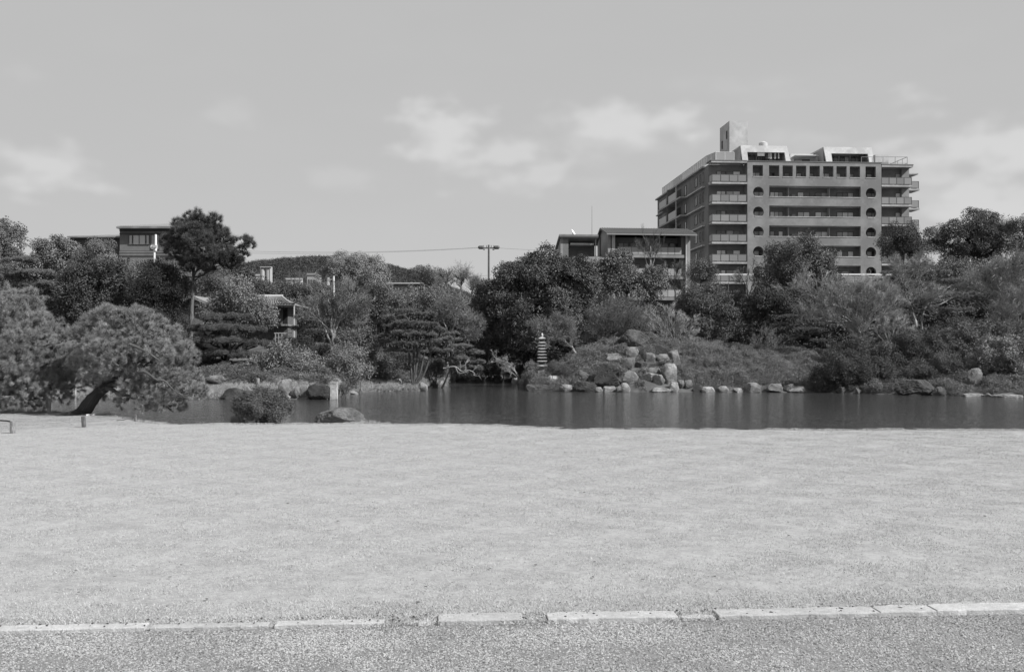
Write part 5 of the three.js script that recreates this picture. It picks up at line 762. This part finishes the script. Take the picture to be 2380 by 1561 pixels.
// ---- gabled house in the middle ----
{
  const { g, lx, at, lz, hz } = site('gabled_house', 'modern gabled house with deep balconies and tall pillars left of the flats', 1275.7, 495, 0.152, 905, 122, 6 * Math.PI / 180);
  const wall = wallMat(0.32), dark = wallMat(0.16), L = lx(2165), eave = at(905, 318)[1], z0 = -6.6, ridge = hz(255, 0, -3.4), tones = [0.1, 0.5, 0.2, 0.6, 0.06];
  // end walls with gable
  for (const [x, m] of [[0, wall], [L - 0.35, wall]]) { const s = new THREE.Shape(); s.moveTo(0, -1); s.lineTo(0, eave); s.lineTo(3.4, ridge); s.lineTo(6.8, eave - 0.3); s.lineTo(6.8, -1); s.closePath(); part('end_wall', boxUV(new THREE.ExtrudeGeometry(s, { depth: 0.35, bevelEnabled: false }).rotateY(Math.PI / 2).translate(x, 0, 0)), m, g); }
  windowOn(g, -0.006, at(780, 600)[1], 0.45, 2.4, lz(790, 0), 1, [0.05], -Math.PI / 2);
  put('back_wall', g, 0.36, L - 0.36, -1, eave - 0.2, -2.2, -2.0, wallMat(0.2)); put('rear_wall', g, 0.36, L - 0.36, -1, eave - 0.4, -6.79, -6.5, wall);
  const rf = (za, ya, zb, yb, x0, x1, x2 = x0, x3 = x1) => poly([...quad([x0, ya, za], [x1, ya, za], [x3, yb, zb], [x2, yb, zb]), ...quad([x0, ya - 0.22, za], [x1, ya - 0.22, za], [x3, yb - 0.22, zb], [x2, yb - 0.22, zb]), ...quad([x0, ya, za], [x1, ya, za], [x1, ya - 0.22, za], [x0, ya - 0.22, za]), ...quad([x1, ya, za], [x3, yb, zb], [x3, yb - 0.22, zb], [x1, ya - 0.22, za]), ...quad([x0, ya, za], [x2, yb, zb], [x2, yb - 0.22, zb], [x0, ya - 0.22, za])]);
  part('roof', merge([rf(0.9, eave + 0.05, -3.4, ridge + 0.24, -0.35, L + 0.6), rf(-3.4, ridge + 0.24, -7.4, eave - 0.5, -0.35, L + 0.6)]), M(0.09, 0.6, { map: 'coarse', rep: 0.3 }), g);
  for (let i = 1; i < 36; i++) { const x = lerp(-0.35, L + 0.6, i / 36), q = box(x - 0.03, x + 0.03, 0, 0.05, 0, Math.hypot(4.3, ridge - eave + 0.19)); q.rotateX(Math.atan2(ridge - eave + 0.19, 4.3)); q.rotateY(0); q.translate(0, ridge + 0.24, -3.4); part('roof_seam', q, M(0.13, 0.6), g); }
  put('gutter', g, -0.35, L + 0.6, eave - 0.2, eave - 0.06, 0.9, 1.0, M(0.22, 0.6));
  for (const [a, b] of [[965, 1015], [2098, 2163]]) put('pillar', g, lx(a), lx(b), -1, eave - 0.02, -0.7, -0.02, wallMat(0.5));
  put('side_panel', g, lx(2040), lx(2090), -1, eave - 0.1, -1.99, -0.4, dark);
  for (let k = 0; k < 4; k++) {
    const dh = -2.62 * k, s0 = at(1200, 630)[1] + dh, s1 = at(1200, 676)[1] + dh, r1 = at(1200, 516)[1] + dh;
    put('floor_slab', g, 0.36, L - 0.36, s1, s0, -2.0, -0.15, wallMat(0.27));
    const t = new THREE.Group(); t.name = 'balcony_railing'; g.add(t);
    for (const [a, b, n] of [[1058, 1480, 4], [1620, 2042, 4]]) for (let i = 0; i < n; i++) { const q0 = lerp(lx(a), lx(b), i / n) + 0.03, q1 = lerp(lx(a), lx(b), (i + 1) / n) - 0.03; put('railing_panel', t, q0, q1, s0 + 0.06, r1, -0.3, -0.26, M(0.28 + 0.02 * Math.floor(3 * winRand()), 0.4)); }
    put('rail', t, lx(1058), lx(2042), r1 + 0.004, r1 + 0.06, -0.31, -0.25, frameM); put('post', g, lx(1485), lx(1615), s0, s0 + 1.4, -0.6, -0.2, wallMat(0.14));
    for (const [a, b, n] of [[1060, 1225, 2], [1240, 1400, 2], [1635, 1830, 2], [1845, 2035, 2]]) windowOn(g, (lx(a, -2) + lx(b, -2)) / 2, s0 + 0.02, lx(b) - lx(a), 1.62, -1.996, n, tones);
  }
  // lower left block with a back-sloping roof
  const B0 = lx(180, -1), B1 = lx(748, -1), top = at(180, 345, -1)[1], drop = 2.3;
  { const s = new THREE.Shape(); s.moveTo(1, -1); s.lineTo(1, top); s.lineTo(1.6, top + 0.15); s.lineTo(6, top - drop); s.lineTo(6, -1); s.closePath(); part('end_wall', boxUV(new THREE.ExtrudeGeometry(s, { depth: 0.3, bevelEnabled: false }).rotateY(Math.PI / 2).translate(B0, 0, 0)), wall, g); }
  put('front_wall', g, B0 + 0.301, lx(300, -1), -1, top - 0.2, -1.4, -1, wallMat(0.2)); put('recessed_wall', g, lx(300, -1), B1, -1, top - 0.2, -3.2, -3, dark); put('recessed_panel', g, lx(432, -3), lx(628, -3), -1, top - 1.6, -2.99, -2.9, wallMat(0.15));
  part('roof', rf(-0.5, top + 0.12, -6.4, top - drop + 0.1, B0 - 0.25, B1), M(0.2, 0.6, { map: 'coarse', rep: 0.3 }), g); put('fascia', g, B0 - 0.2, B1, top - 0.25, top - 0.1, -0.55, -0.52, M(0.06, 0.7));
  { const [a, h] = at(330, 475, -1.2), [b, h2] = at(690, 460, -1.2); put('awning', g, a, b, h - 0.06, h + 0.14, -2.9, -1.2, wallMat(0.5)); put('drainpipe', g, lx(716, -1.2) - 0.05, lx(716, -1.2) + 0.05, -1, top - 0.3, -1.2, -1.1, M(0.3, 0.6)); }
  const [dx, dy] = at(368, 302, -2), dish = new THREE.Group(); dish.name = 'satellite_dish'; g.add(dish); const dg = new THREE.SphereGeometry(0.95, 22, 8, 0, 6.2832, 0, 0.5); dg.translate(0, -0.95, 0); dg.applyQuaternion(new THREE.Quaternion().setFromUnitVectors(V(0, -1, 0), V(0.78, 0.5, 0.36).normalize())); dg.translate(dx, dy, -2); part('dish', boxUV(dg), M(0.85, 0.5), dish); put('mount', dish, dx - 0.04, dx + 0.04, top, dy, -2.04, -1.96, M(0.3, 0.6));
  const [rx] = at(660, 300, -3), rt = at(660, -107, -3)[1]; part('antenna_rod', boxUV(new THREE.CylinderGeometry(0.018, 0.03, rt - top, 6).translate(rx, (rt + top) / 2, -3)), M(0.12, 0.6), g);
  { const [a, h] = at(470, 745, 1.5), [b, h1] = at(640, 630, 1.5), [c2] = at(900, 630, 1.5); part('lower_roof', poly([...quad([a, h, 1.5], [c2, h, 1.5], [c2, h1, -0.9], [b, h1, -0.9]), [[a, h, 1.5], [b, h1, -0.9], [a, h, -0.9]]]), M(0.2, 0.7, { map: 'coarse', rep: 0.3 }), g); }
}
// ---- two-part house at the left ----
{
  const { g, lx, at, hz } = site('hillside_house', 'grey two part house with low tiled hip roofs at the left', 133.3, 495, 0.128, 1125, 108, 0);
  const wall = wallMat(0.19), R = lx(2420), base = at(1125, 1150)[1], eave = at(1125, 262)[1], soff = at(1125, 330)[1], y2 = at(1125, 378)[1];
  put('wall', g, 0, R, base, soff, -9, 0, wall); put('soffit_band', g, -0.02, R, soff + 0.003, at(1125, 292)[1], -9, 0.05, M(0.05, 0.8)); put('wall_band', g, -0.015, R, y2 - 0.08, y2 + 0.08, -0.2, 0.04, M(0.06, 0.8));
  for (const Y of [690, 738, 786]) { const h = at(1125, Y)[1]; put('wall_band', g, -0.015, R, h - 0.07, h + 0.05, -0.2, 0.04, M(0.06, 0.8)); const h2 = at(1125, Y + 20)[1]; if (Y < 786) put('wall_ledge', g, -0.03, R, h2 - 0.08, h2 + 0.1, -0.2, 0.07, wallMat(0.2)); }
  const hip = (x0, x1, e, rx, rh, zf, zb) => poly([...quad([x0, e, zf], [x1, e, zf], [x1, rh, (zf + zb) / 2], [rx, rh, (zf + zb) / 2]), [[x0, e, zf], [rx, rh, (zf + zb) / 2], [x0, e, zb]], ...quad([x0, e, zb], [rx, rh, (zf + zb) / 2], [x1, rh, (zf + zb) / 2], [x1, e, zb]), ...quad([x0, e - 0.18, zf], [x1, e - 0.18, zf], [x1, e - 0.18, zb], [x0, e - 0.18, zb]), ...quad([x0, e - 0.18, zf], [x1, e - 0.18, zf], [x1, e, zf], [x0, e, zf]), ...quad([x0, e - 0.18, zf], [x0, e - 0.18, zb], [x0, e, zb], [x0, e, zf])]);
  const tile = M(0.26, 0.7, { map: 'coarse', rep: 0.5 });
  const e0 = lx(1058, 0.9), rx = lx(2300, -4.5), rh = hz(188, rx, -4.5); part('roof', hip(e0, R + 0.5, eave, rx, rh, 0.9, -10), tile, g);
  for (let i = 1; i < 40; i++) { const x = lerp(e0, R, i / 40), f = clamp((x - e0) / (rx - e0), 0, 1), a = V(x, eave + 0.03, 0.9), b = V(x, lerp(eave, rh, f) + 0.05, lerp(0.9, -4.55, f)); part('tile_row', tube([a, b], 0.035, 0.035, 5), tile, g); }
  const wx = (a, b, y0, y1, n, t, z = 0.002) => windowOn(g, (lx(a) + lx(b)) / 2, at(a, y1)[1], lx(b) - lx(a), at(a, y0)[1] - at(a, y1)[1], z, n, t);
  wx(1290, 1360, 395, 575, 1, [0.42]); wx(1362, 1600, 395, 575, 2, [0.46]); wx(1602, 1668, 395, 575, 1, [0.42]); wx(1692, 1850, 392, 665, 2, [0.02, 0.3]); wx(1980, 2120, 400, 560, 2, [0.04, 0.4]); wx(1280, 1310, 800, 900, 1, [0.03]); wx(1790, 1850, 790, 860, 1, [0.03]);
  const a0 = lx(195, -2), a1 = -0.01, ea = at(195, 432, -2)[1]; put('wall', g, a0, a1, base, ea - 0.3, -9, -2, wallMat(0.11)); put('soffit_band', g, a0 - 0.02, a1, ea - 0.298, ea - 0.17, -9, -1.95, M(0.05, 0.8));
  const q0 = lx(165, -1.2), qx = lx(1350, -5.5); part('roof', poly([...quad([q0, ea, -1.2], [-0.02, ea, -1.2], [-0.02, hz(373, 0, -5), -5.2], [q0 + 2, ea + 0.25, -5.2]), ...quad([q0, ea - 0.16, -1.2], [-0.02, ea - 0.16, -1.2], [-0.02, ea, -1.2], [q0, ea, -1.2]), ...quad([q0, ea - 0.16, -1.2], [-0.02, ea - 0.16, -1.2], [-0.02, ea - 0.16, -9], [q0, ea - 0.16, -9])]), tile, g);
}
// ---- tea house and the gable beside it ----
{
  const d = 56, k = d / F, o = W(662, 782, d), t = thing('tea_house', 'small tiled tea house with a hipped roof among the trees', 'pavilion', o), X = (px) => (px - 662) * k, Yh = (py) => (782 - py) * k, wood = barkMat(0.16), tile = M(0.22, 0.7, { map: 'grain', rep: 1.5 });
  const eh = Yh(708), rh = Yh(687), xr = X(688), xl = X(545), ra = X(586), rb = X(640), zf = 0.55, zb = -3.4, zm = (zf + zb) / 2;
  // concave roof: eave, knee and ridge rings
  const ring = (q, y) => { const s = (a, b) => lerp(a, b, q); return [[s(xl, ra), y, s(zf, zm)], [s(xr, rb), y, s(zf, zm)], [s(xr, rb), y, s(zb, zm)], [s(xl, ra), y, s(zb, zm)]]; };
  const rings = [ring(0, eh), ring(0.3, lerp(eh, rh, 0.14)), ring(0.62, lerp(eh, rh, 0.5)), ring(0.98, rh)], tr = [];
  for (let i = 1; i < 4; i++) for (let j = 0; j < 4; j++) tr.push(...quad(rings[i - 1][j], rings[i - 1][(j + 1) % 4], rings[i][(j + 1) % 4], rings[i][j]));
  tr.push(...quad(...rings[0].map(([x, y, z]) => [x, y - 0.06, z]))); for (let j = 0; j < 4; j++) { const A = rings[0][j], B = rings[0][(j + 1) % 4]; tr.push(...quad([A[0], A[1] - 0.06, A[2]], [B[0], B[1] - 0.06, B[2]], B, A)); }
  const roof = part('roof', poly(tr), tile, t);
  for (let i = 0; i < 22; i++) { const f = (i + 0.5) / 22, p = rings.map(([A, B], n) => V(lerp(A[0], B[0], f), A[1] + 0.02, A[2] + 0.01)); part('tile_row', tube(p, 0.035, 0.03, 6), tile, roof); }
  part('ridge', tube([V(ra - 0.1, rh + 0.04, zm), V(rb + 0.1, rh + 0.04, zm)], 0.09, 0.09, 8), M(0.45, 0.7), roof); for (const [j, e] of [[0, ra], [1, rb]]) part('hip_ridge', tube(rings.map((q) => V(q[j][0], q[j][1] + 0.04, q[j][2])), 0.06, 0.06, 6), M(0.38, 0.7), roof);
  put('wall', t, X(572), X(663), -0.1, eh - 0.1, -2.9, -0.6, wood); put('doorway', t, X(653), X(662), Yh(753), eh - 0.25, -0.6, -0.54, M(0.012, 0.9)); put('door_panel', t, X(638), X(651), Yh(753), eh - 0.25, -0.59, -0.53, wallMat(0.16)); put('beam', t, X(574), X(686), eh - 0.16, eh - 0.07, 0.35, 0.42, barkMat(0.3));
  put('floor', t, X(566), X(668), Yh(757), Yh(753), -2.9, -0.1, barkMat(0.3)); put('post', t, X(685.6), X(688), -0.2, eh - 0.06, 0.34, 0.41, M(0.5, 0.8)); put('post', t, X(576), X(578.4), -0.2, eh - 0.06, 0.34, 0.41, M(0.4, 0.8));
  const f = thing('bamboo_fence', 'low pale bamboo rail fence below the tea house', 'fence', W(657, 800, 54)), k2 = 54 / F; put('rail', f, -20 * k2, 21 * k2, 25 * k2, 27 * k2, 0, 0.05, M(0.36, 0.8)); put('rail', f, -20 * k2, 2 * k2, 15 * k2, 16.5 * k2, 0, 0.04, M(0.3, 0.8)); for (const q of [-18, -11, -3, 4]) put('post', f, q * k2, (q + 2) * k2, -0.6, 25 * k2, 0.002, 0.045, M(0.3, 0.8));
  const gt = thing('garden_lodge', 'pale gabled lodge roof half hidden by the tall pine trunk', 'lodge', W(448, 752, 56.5), 0), kk = 56.5 / F, U = (px) => (px - 448) * kk, Vy = (py) => (752 - py) * kk;
  const slope = (xa, ya, xb, yb) => poly([...quad([U(xa), Vy(ya), 0.3], [U(xb), Vy(yb), 0.3], [U(xb), Vy(yb), -4], [U(xa), Vy(ya), -4]), ...quad([U(xa), Vy(ya + 7), 0.3], [U(xb), Vy(yb + 5), 0.3], [U(xb), Vy(yb), 0.3], [U(xa), Vy(ya), 0.3]), ...quad([U(xa), Vy(ya + 7), 0.3], [U(xb), Vy(yb + 5), 0.3], [U(xb), Vy(yb + 5), -4], [U(xa), Vy(ya + 7), -4])]);
  part('roof', merge([slope(446, 686, 506, 712), slope(446, 686, 400, 712)]), M(0.27, 0.7, { map: 'grain', rep: 1.5 }), gt);
  part('gable_wall', poly([[[U(408), Vy(712), -0.1], [U(498), Vy(715), -0.1], [U(448), Vy(693), -0.1]], ...quad([U(408), Vy(712), -0.1], [U(408), -0.6, -0.1], [U(470), -0.6, -0.1], [U(470), Vy(712), -0.1])]), wallMat(0.18), gt);
  put('recess', gt, U(470), U(497), -0.6, Vy(714), -3.5, -0.5, M(0.03, 0.9)); for (let i = 0; i < 3; i++) put('brace', gt, U(452), U(466), Vy(709 - i * 3) - 0.02, Vy(709 - i * 3) + 0.02, -0.02, 0.1 - i * 0.02, M(0.5, 0.8));
}
// ---- garden wall, fence rail and small far buildings ----
{
  const gw = thing('garden_wall', 'plain pale garden wall behind the trees below the flats', 'wall', W(1720, 812, 76)), k = 76 / F; put('wall', gw, -85 * k, 320 * k, -0.6, 52 * k, -0.3, 0, wallMat(0.3)); put('coping', gw, -86 * k, 321 * k, 52 * k, 56 * k, -0.36, 0.06, M(0.55, 0.8));
  const fr = thing('boundary_fence', 'white topped grey boundary fence crossing before the flats', 'fence', W(1780, 800, 112)), q = 112 / F; put('top_rail', fr, -175 * q, 300 * q, 161 * q, 164 * q, -0.06, 0.06, M(0.72, 0.7)); for (let i = 0; i < 12; i++) put('post', fr, (-170 + i * 42) * q - 0.05, (-170 + i * 42) * q + 0.01, -1, 161 * q, -0.03, 0.03, M(0.15, 0.7));
  const ks = 300 / F, tk = thing('storage_tanks', 'pale upright tanks with pipes before the distant hill', 'tank', W(618, 680, 300)); for (const [x, w, h, v] of [[-8, 7, 54, 0.36], [3, 6, 58, 0.24], [10, 4, 56, 0.42]]) part('tank', boxUV(new THREE.CylinderGeometry(w / 2 * ks * 1.6, w / 2 * ks * 1.6, h * ks, 14).translate(x * ks, h / 2 * ks, 0)), M(v, 0.6), tk); for (const x of [-13, 13]) put('pipe', tk, (x - 0.8) * ks, (x + 0.8) * ks, 0, 60 * ks, -0.3, 0.3, M(0.5, 0.6)); put('platform', tk, -12 * ks, 12 * ks, 58.5 * ks, 60 * ks, -1, 1, M(0.4, 0.6));
  const hut = (x0, x1, y0, v, label, name = 'far_building') => { const b = thing(name, label, 'building', W((x0 + x1) / 2, 700, 310)), s = 310 / F, w = (x1 - x0) / 2 * s, h = (700 - y0) * s; put('wall', b, -w, w, 0, h, -8, 0, M(v, 0.8)); put('roof', b, -w * 1.04, w * 1.04, h + 0.004, h + 0.5, -8.3, 0.3, M(v * 0.8, 0.7)); for (let i = 0; i < 3; i++) put('window', b, w * (-0.75 + i * 0.55), w * (-0.45 + i * 0.55), h - 3, h - 1.4, 0.005, 0.08, M(0.08, 0.3)); };
  hut(664, 681, 650, 0.5, 'left one of two low white blocks below the hill'); hut(684, 702, 650, 0.48, 'right one of two low white blocks below the hill'); hut(713, 735, 639, 0.32, 'grey box shaped building left of the camphor tree'); hut(594, 606, 641, 0.5, 'tiny white building left of the tanks');
  const lb = thing('long_building', 'long low building with a pale roof edge below the hill', 'building', W(945, 710, 150)), s2 = 150 / F; put('wall', lb, -56 * s2, 48 * s2, -1, 50 * s2, -8, 0, wallMat(0.13)); put('roof_edge', lb, -57 * s2, 49 * s2, 50.5 * s2, 53 * s2, -8.2, 0.3, M(0.42, 0.7)); put('end_pillar', lb, 40 * s2, 47 * s2, -1, 50 * s2, 0.004, 0.3, wallMat(0.45)); for (let i = 0; i < 5; i++) put('window', lb, (-48 + i * 17) * s2, (-37 + i * 17) * s2, 34 * s2, 46 * s2, 0.005, 0.08, M(0.05, 0.3));
}
// ---- poles and wires ----
function pole(name, label, px, y0, y1, d, r, tone, cat) { const b = W(px, y1, d), h = (y1 - y0) / F * d, t = thing(name, label, cat, b); part('shaft', boxUV(new THREE.CylinderGeometry(r * 0.75, r, h + 1, 10).translate(0, h / 2 - 0.5, 0)), M(tone, 0.8, { map: 'grain', rep: 0.5 }), t); return [t, h, d / F]; }
{
  const [t, h, k] = pole('utility_pole', 'utility pole with a crossarm carrying two transformers left of the great evergreen', 1136, 569, 700, 118, 0.15, 0.13, 'utility pole');
  put('crossarm', t, -21 * k, 21 * k, h - 0.45, h - 0.3, -0.06, 0.06, M(0.1, 0.7));
  for (const x of [-18, 18]) { part('transformer', boxUV(new THREE.CapsuleGeometry(0.22, 0.3, 4, 10).rotateZ(Math.PI / 2).translate(x * k, h - 0.3, 0)), M(0.08, 0.6), t); part('bracket', box((x - Math.sign(x) * 9) * k - 0.02, (x - Math.sign(x) * 5) * k, h - 0.62, h - 0.5, -0.04, 0.04), M(0.08, 0.6), t); }
  for (const x of [-12, -5, 6, 12]) part('insulator', boxUV(new THREE.CylinderGeometry(0.05, 0.07, 0.25, 8).translate(x * k, h - 0.17, 0)), M(0.2, 0.5), t);
  const sag = (a, b, s, n = 24) => { const o = []; for (let i = 0; i <= n; i++) { const f = i / n, p = a.clone().lerp(b, f); p.y -= 4 * s * f * (1 - f); o.push(p); } return o; };
  const wire = (x0, y0, x1, y1, s, label) => tag(part(numbered('overhead_wire'), tube(sag(W(x0, y0, 118), W(x1, y1, 118), s), 0.014, 0.014, 5), M(0.12, 0.7)), label, 'wire');
  wire(1126, 574, 560, 583, 0.35, 'upper overhead wire running left from the utility pole'); wire(1131, 575, 560, 588, 0.3, 'lower overhead wire running left from the utility pole'); wire(1146, 575, 1300, 581, 0.1, 'overhead wire running right from the utility pole'); wire(1133, 640, 1000, 643, 0.15, 'low thin wire just left of the utility pole');
  const [t2, h2, k2] = pole('concrete_pole', 'white concrete pole with a small box before the left house', 358, 575, 660, 85, 0.11, 0.75, 'pole'); part('upper_shaft', boxUV(new THREE.CylinderGeometry(0.09, 0.1, 38 * k2, 10).translate(3.4 * k2, h2 + 11 * k2, 0.05)), M(0.75, 0.8), t2); put('clamp', t2, -2 * k2, 6 * k2, h2 - 1 * k2, h2 + 5 * k2, -0.12, 0.2, M(0.4, 0.7)); put('lamp_box', t2, -8 * k2, -5 * k2, h2 - 1 * k2, h2 + 5 * k2, -0.1, 0.12, M(0.6, 0.6)); put('arm', t2, -5 * k2, -1.5 * k2, h2 + 1 * k2, h2 + 2 * k2, -0.03, 0.03, M(0.4, 0.6));
  const [t3, h3, k3] = pole('concrete_pole', 'weathered white pole rising behind the leafless many stemmed tree', 775, 641, 760, 72, 0.1, 0.66, 'pole'); put('sleeve', t3, -14 * k3, -10 * k3, h3 - 22 * k3, h3 - 4 * k3, -0.08, 0.08, M(0.6, 0.7)); put('arm', t3, -11 * k3, 0, h3 - 9 * k3, h3 - 7.5 * k3, -0.03, 0.03, M(0.4, 0.6));
  const [t4, h4, k4] = pole('antenna_mast', 'thin aerial mast standing before the distant hill', 696, 626, 700, 250, 0.12, 0.12, 'antenna'); put('crossbar', t4, -7 * k4, 40 * k4, h4 - 8 * k4, h4 - 7 * k4, -0.05, 0.05, M(0.12, 0.7)); for (const x of [-6, -3, 3]) put('element', t4, (x - 0.3) * k4, (x + 0.3) * k4, h4 - 12 * k4, h4 - 4 * k4, -0.04, 0.04, M(0.12, 0.7));
}
// ---- distant wooded hill ----
{
  const top = table([480, 690, 540, 645, 574, 628, 600, 618, 632, 609, 690, 603, 739, 599, 800, 600, 850, 606, 903, 616, 957, 628, 1000, 645, 1060, 672, 1130, 700]), d = 900, pos = [], uv = [], idx = [], nx = 90, nz = 20, r = rng(71);
  for (let i = 0; i <= nx; i++) for (let j = 0; j <= nz; j++) { const px = lerp(480, 1130, i / nx), f = j / nz, c = W(px, top(px), d), b = W(px, 705, d - 240), q = Math.sin(Math.min(1, f / 0.7) * Math.PI / 2); const h = f <= 0.7 ? lerp(b.y, c.y, q) : lerp(c.y, b.y, (f - 0.7) / 0.3); pos.push(c.x, h - 4 + 3 * fbm(px * 0.03, f * 5, 2), -(d - 240 + f * 343)); uv.push(c.x, f * 340); }
  for (let i = 0; i < nx; i++) for (let j = 0; j < nz; j++) { const a = i * (nz + 1) + j, b = a + nz + 1; idx.push(a, b, a + 1, b, b + 1, a + 1); }
  const g = new THREE.BufferGeometry(); g.setAttribute('position', new THREE.Float32BufferAttribute(pos, 3)); g.setAttribute('uv', new THREE.Float32BufferAttribute(uv, 2)); g.setIndex(idx); g.computeVertexNormals(); structure('hill', g, M(0.07, 0.95));
  const spots = []; for (let n = 0; n < 8000; n++) { const i = Math.floor(r() * nx), j = Math.floor(r() * (nz * 0.78)), a = (i * (nz + 1) + j) * 3, b = ((i + 1) * (nz + 1) + j + 1) * 3, f = r(), f2 = r(); spots.push([V(lerp(pos[a], pos[b], f), lerp(pos[a + 1], pos[b + 1], f2) + 1.2, lerp(pos[a + 2], pos[b + 2], f2)), V(0, 1, 0), 2.6]); }
  const m = foliage('hill_forest', spots, 'small', leafMat(0.07), scene, 72, 0.7); tag(m, 'dark even forest covering the distant hill', 'forest', null, 'stuff');
}

scene.traverse((o) => { if (o.isMesh) { o.castShadow = true; o.receiveShadow = true; } });
renderer.render(scene, camera);
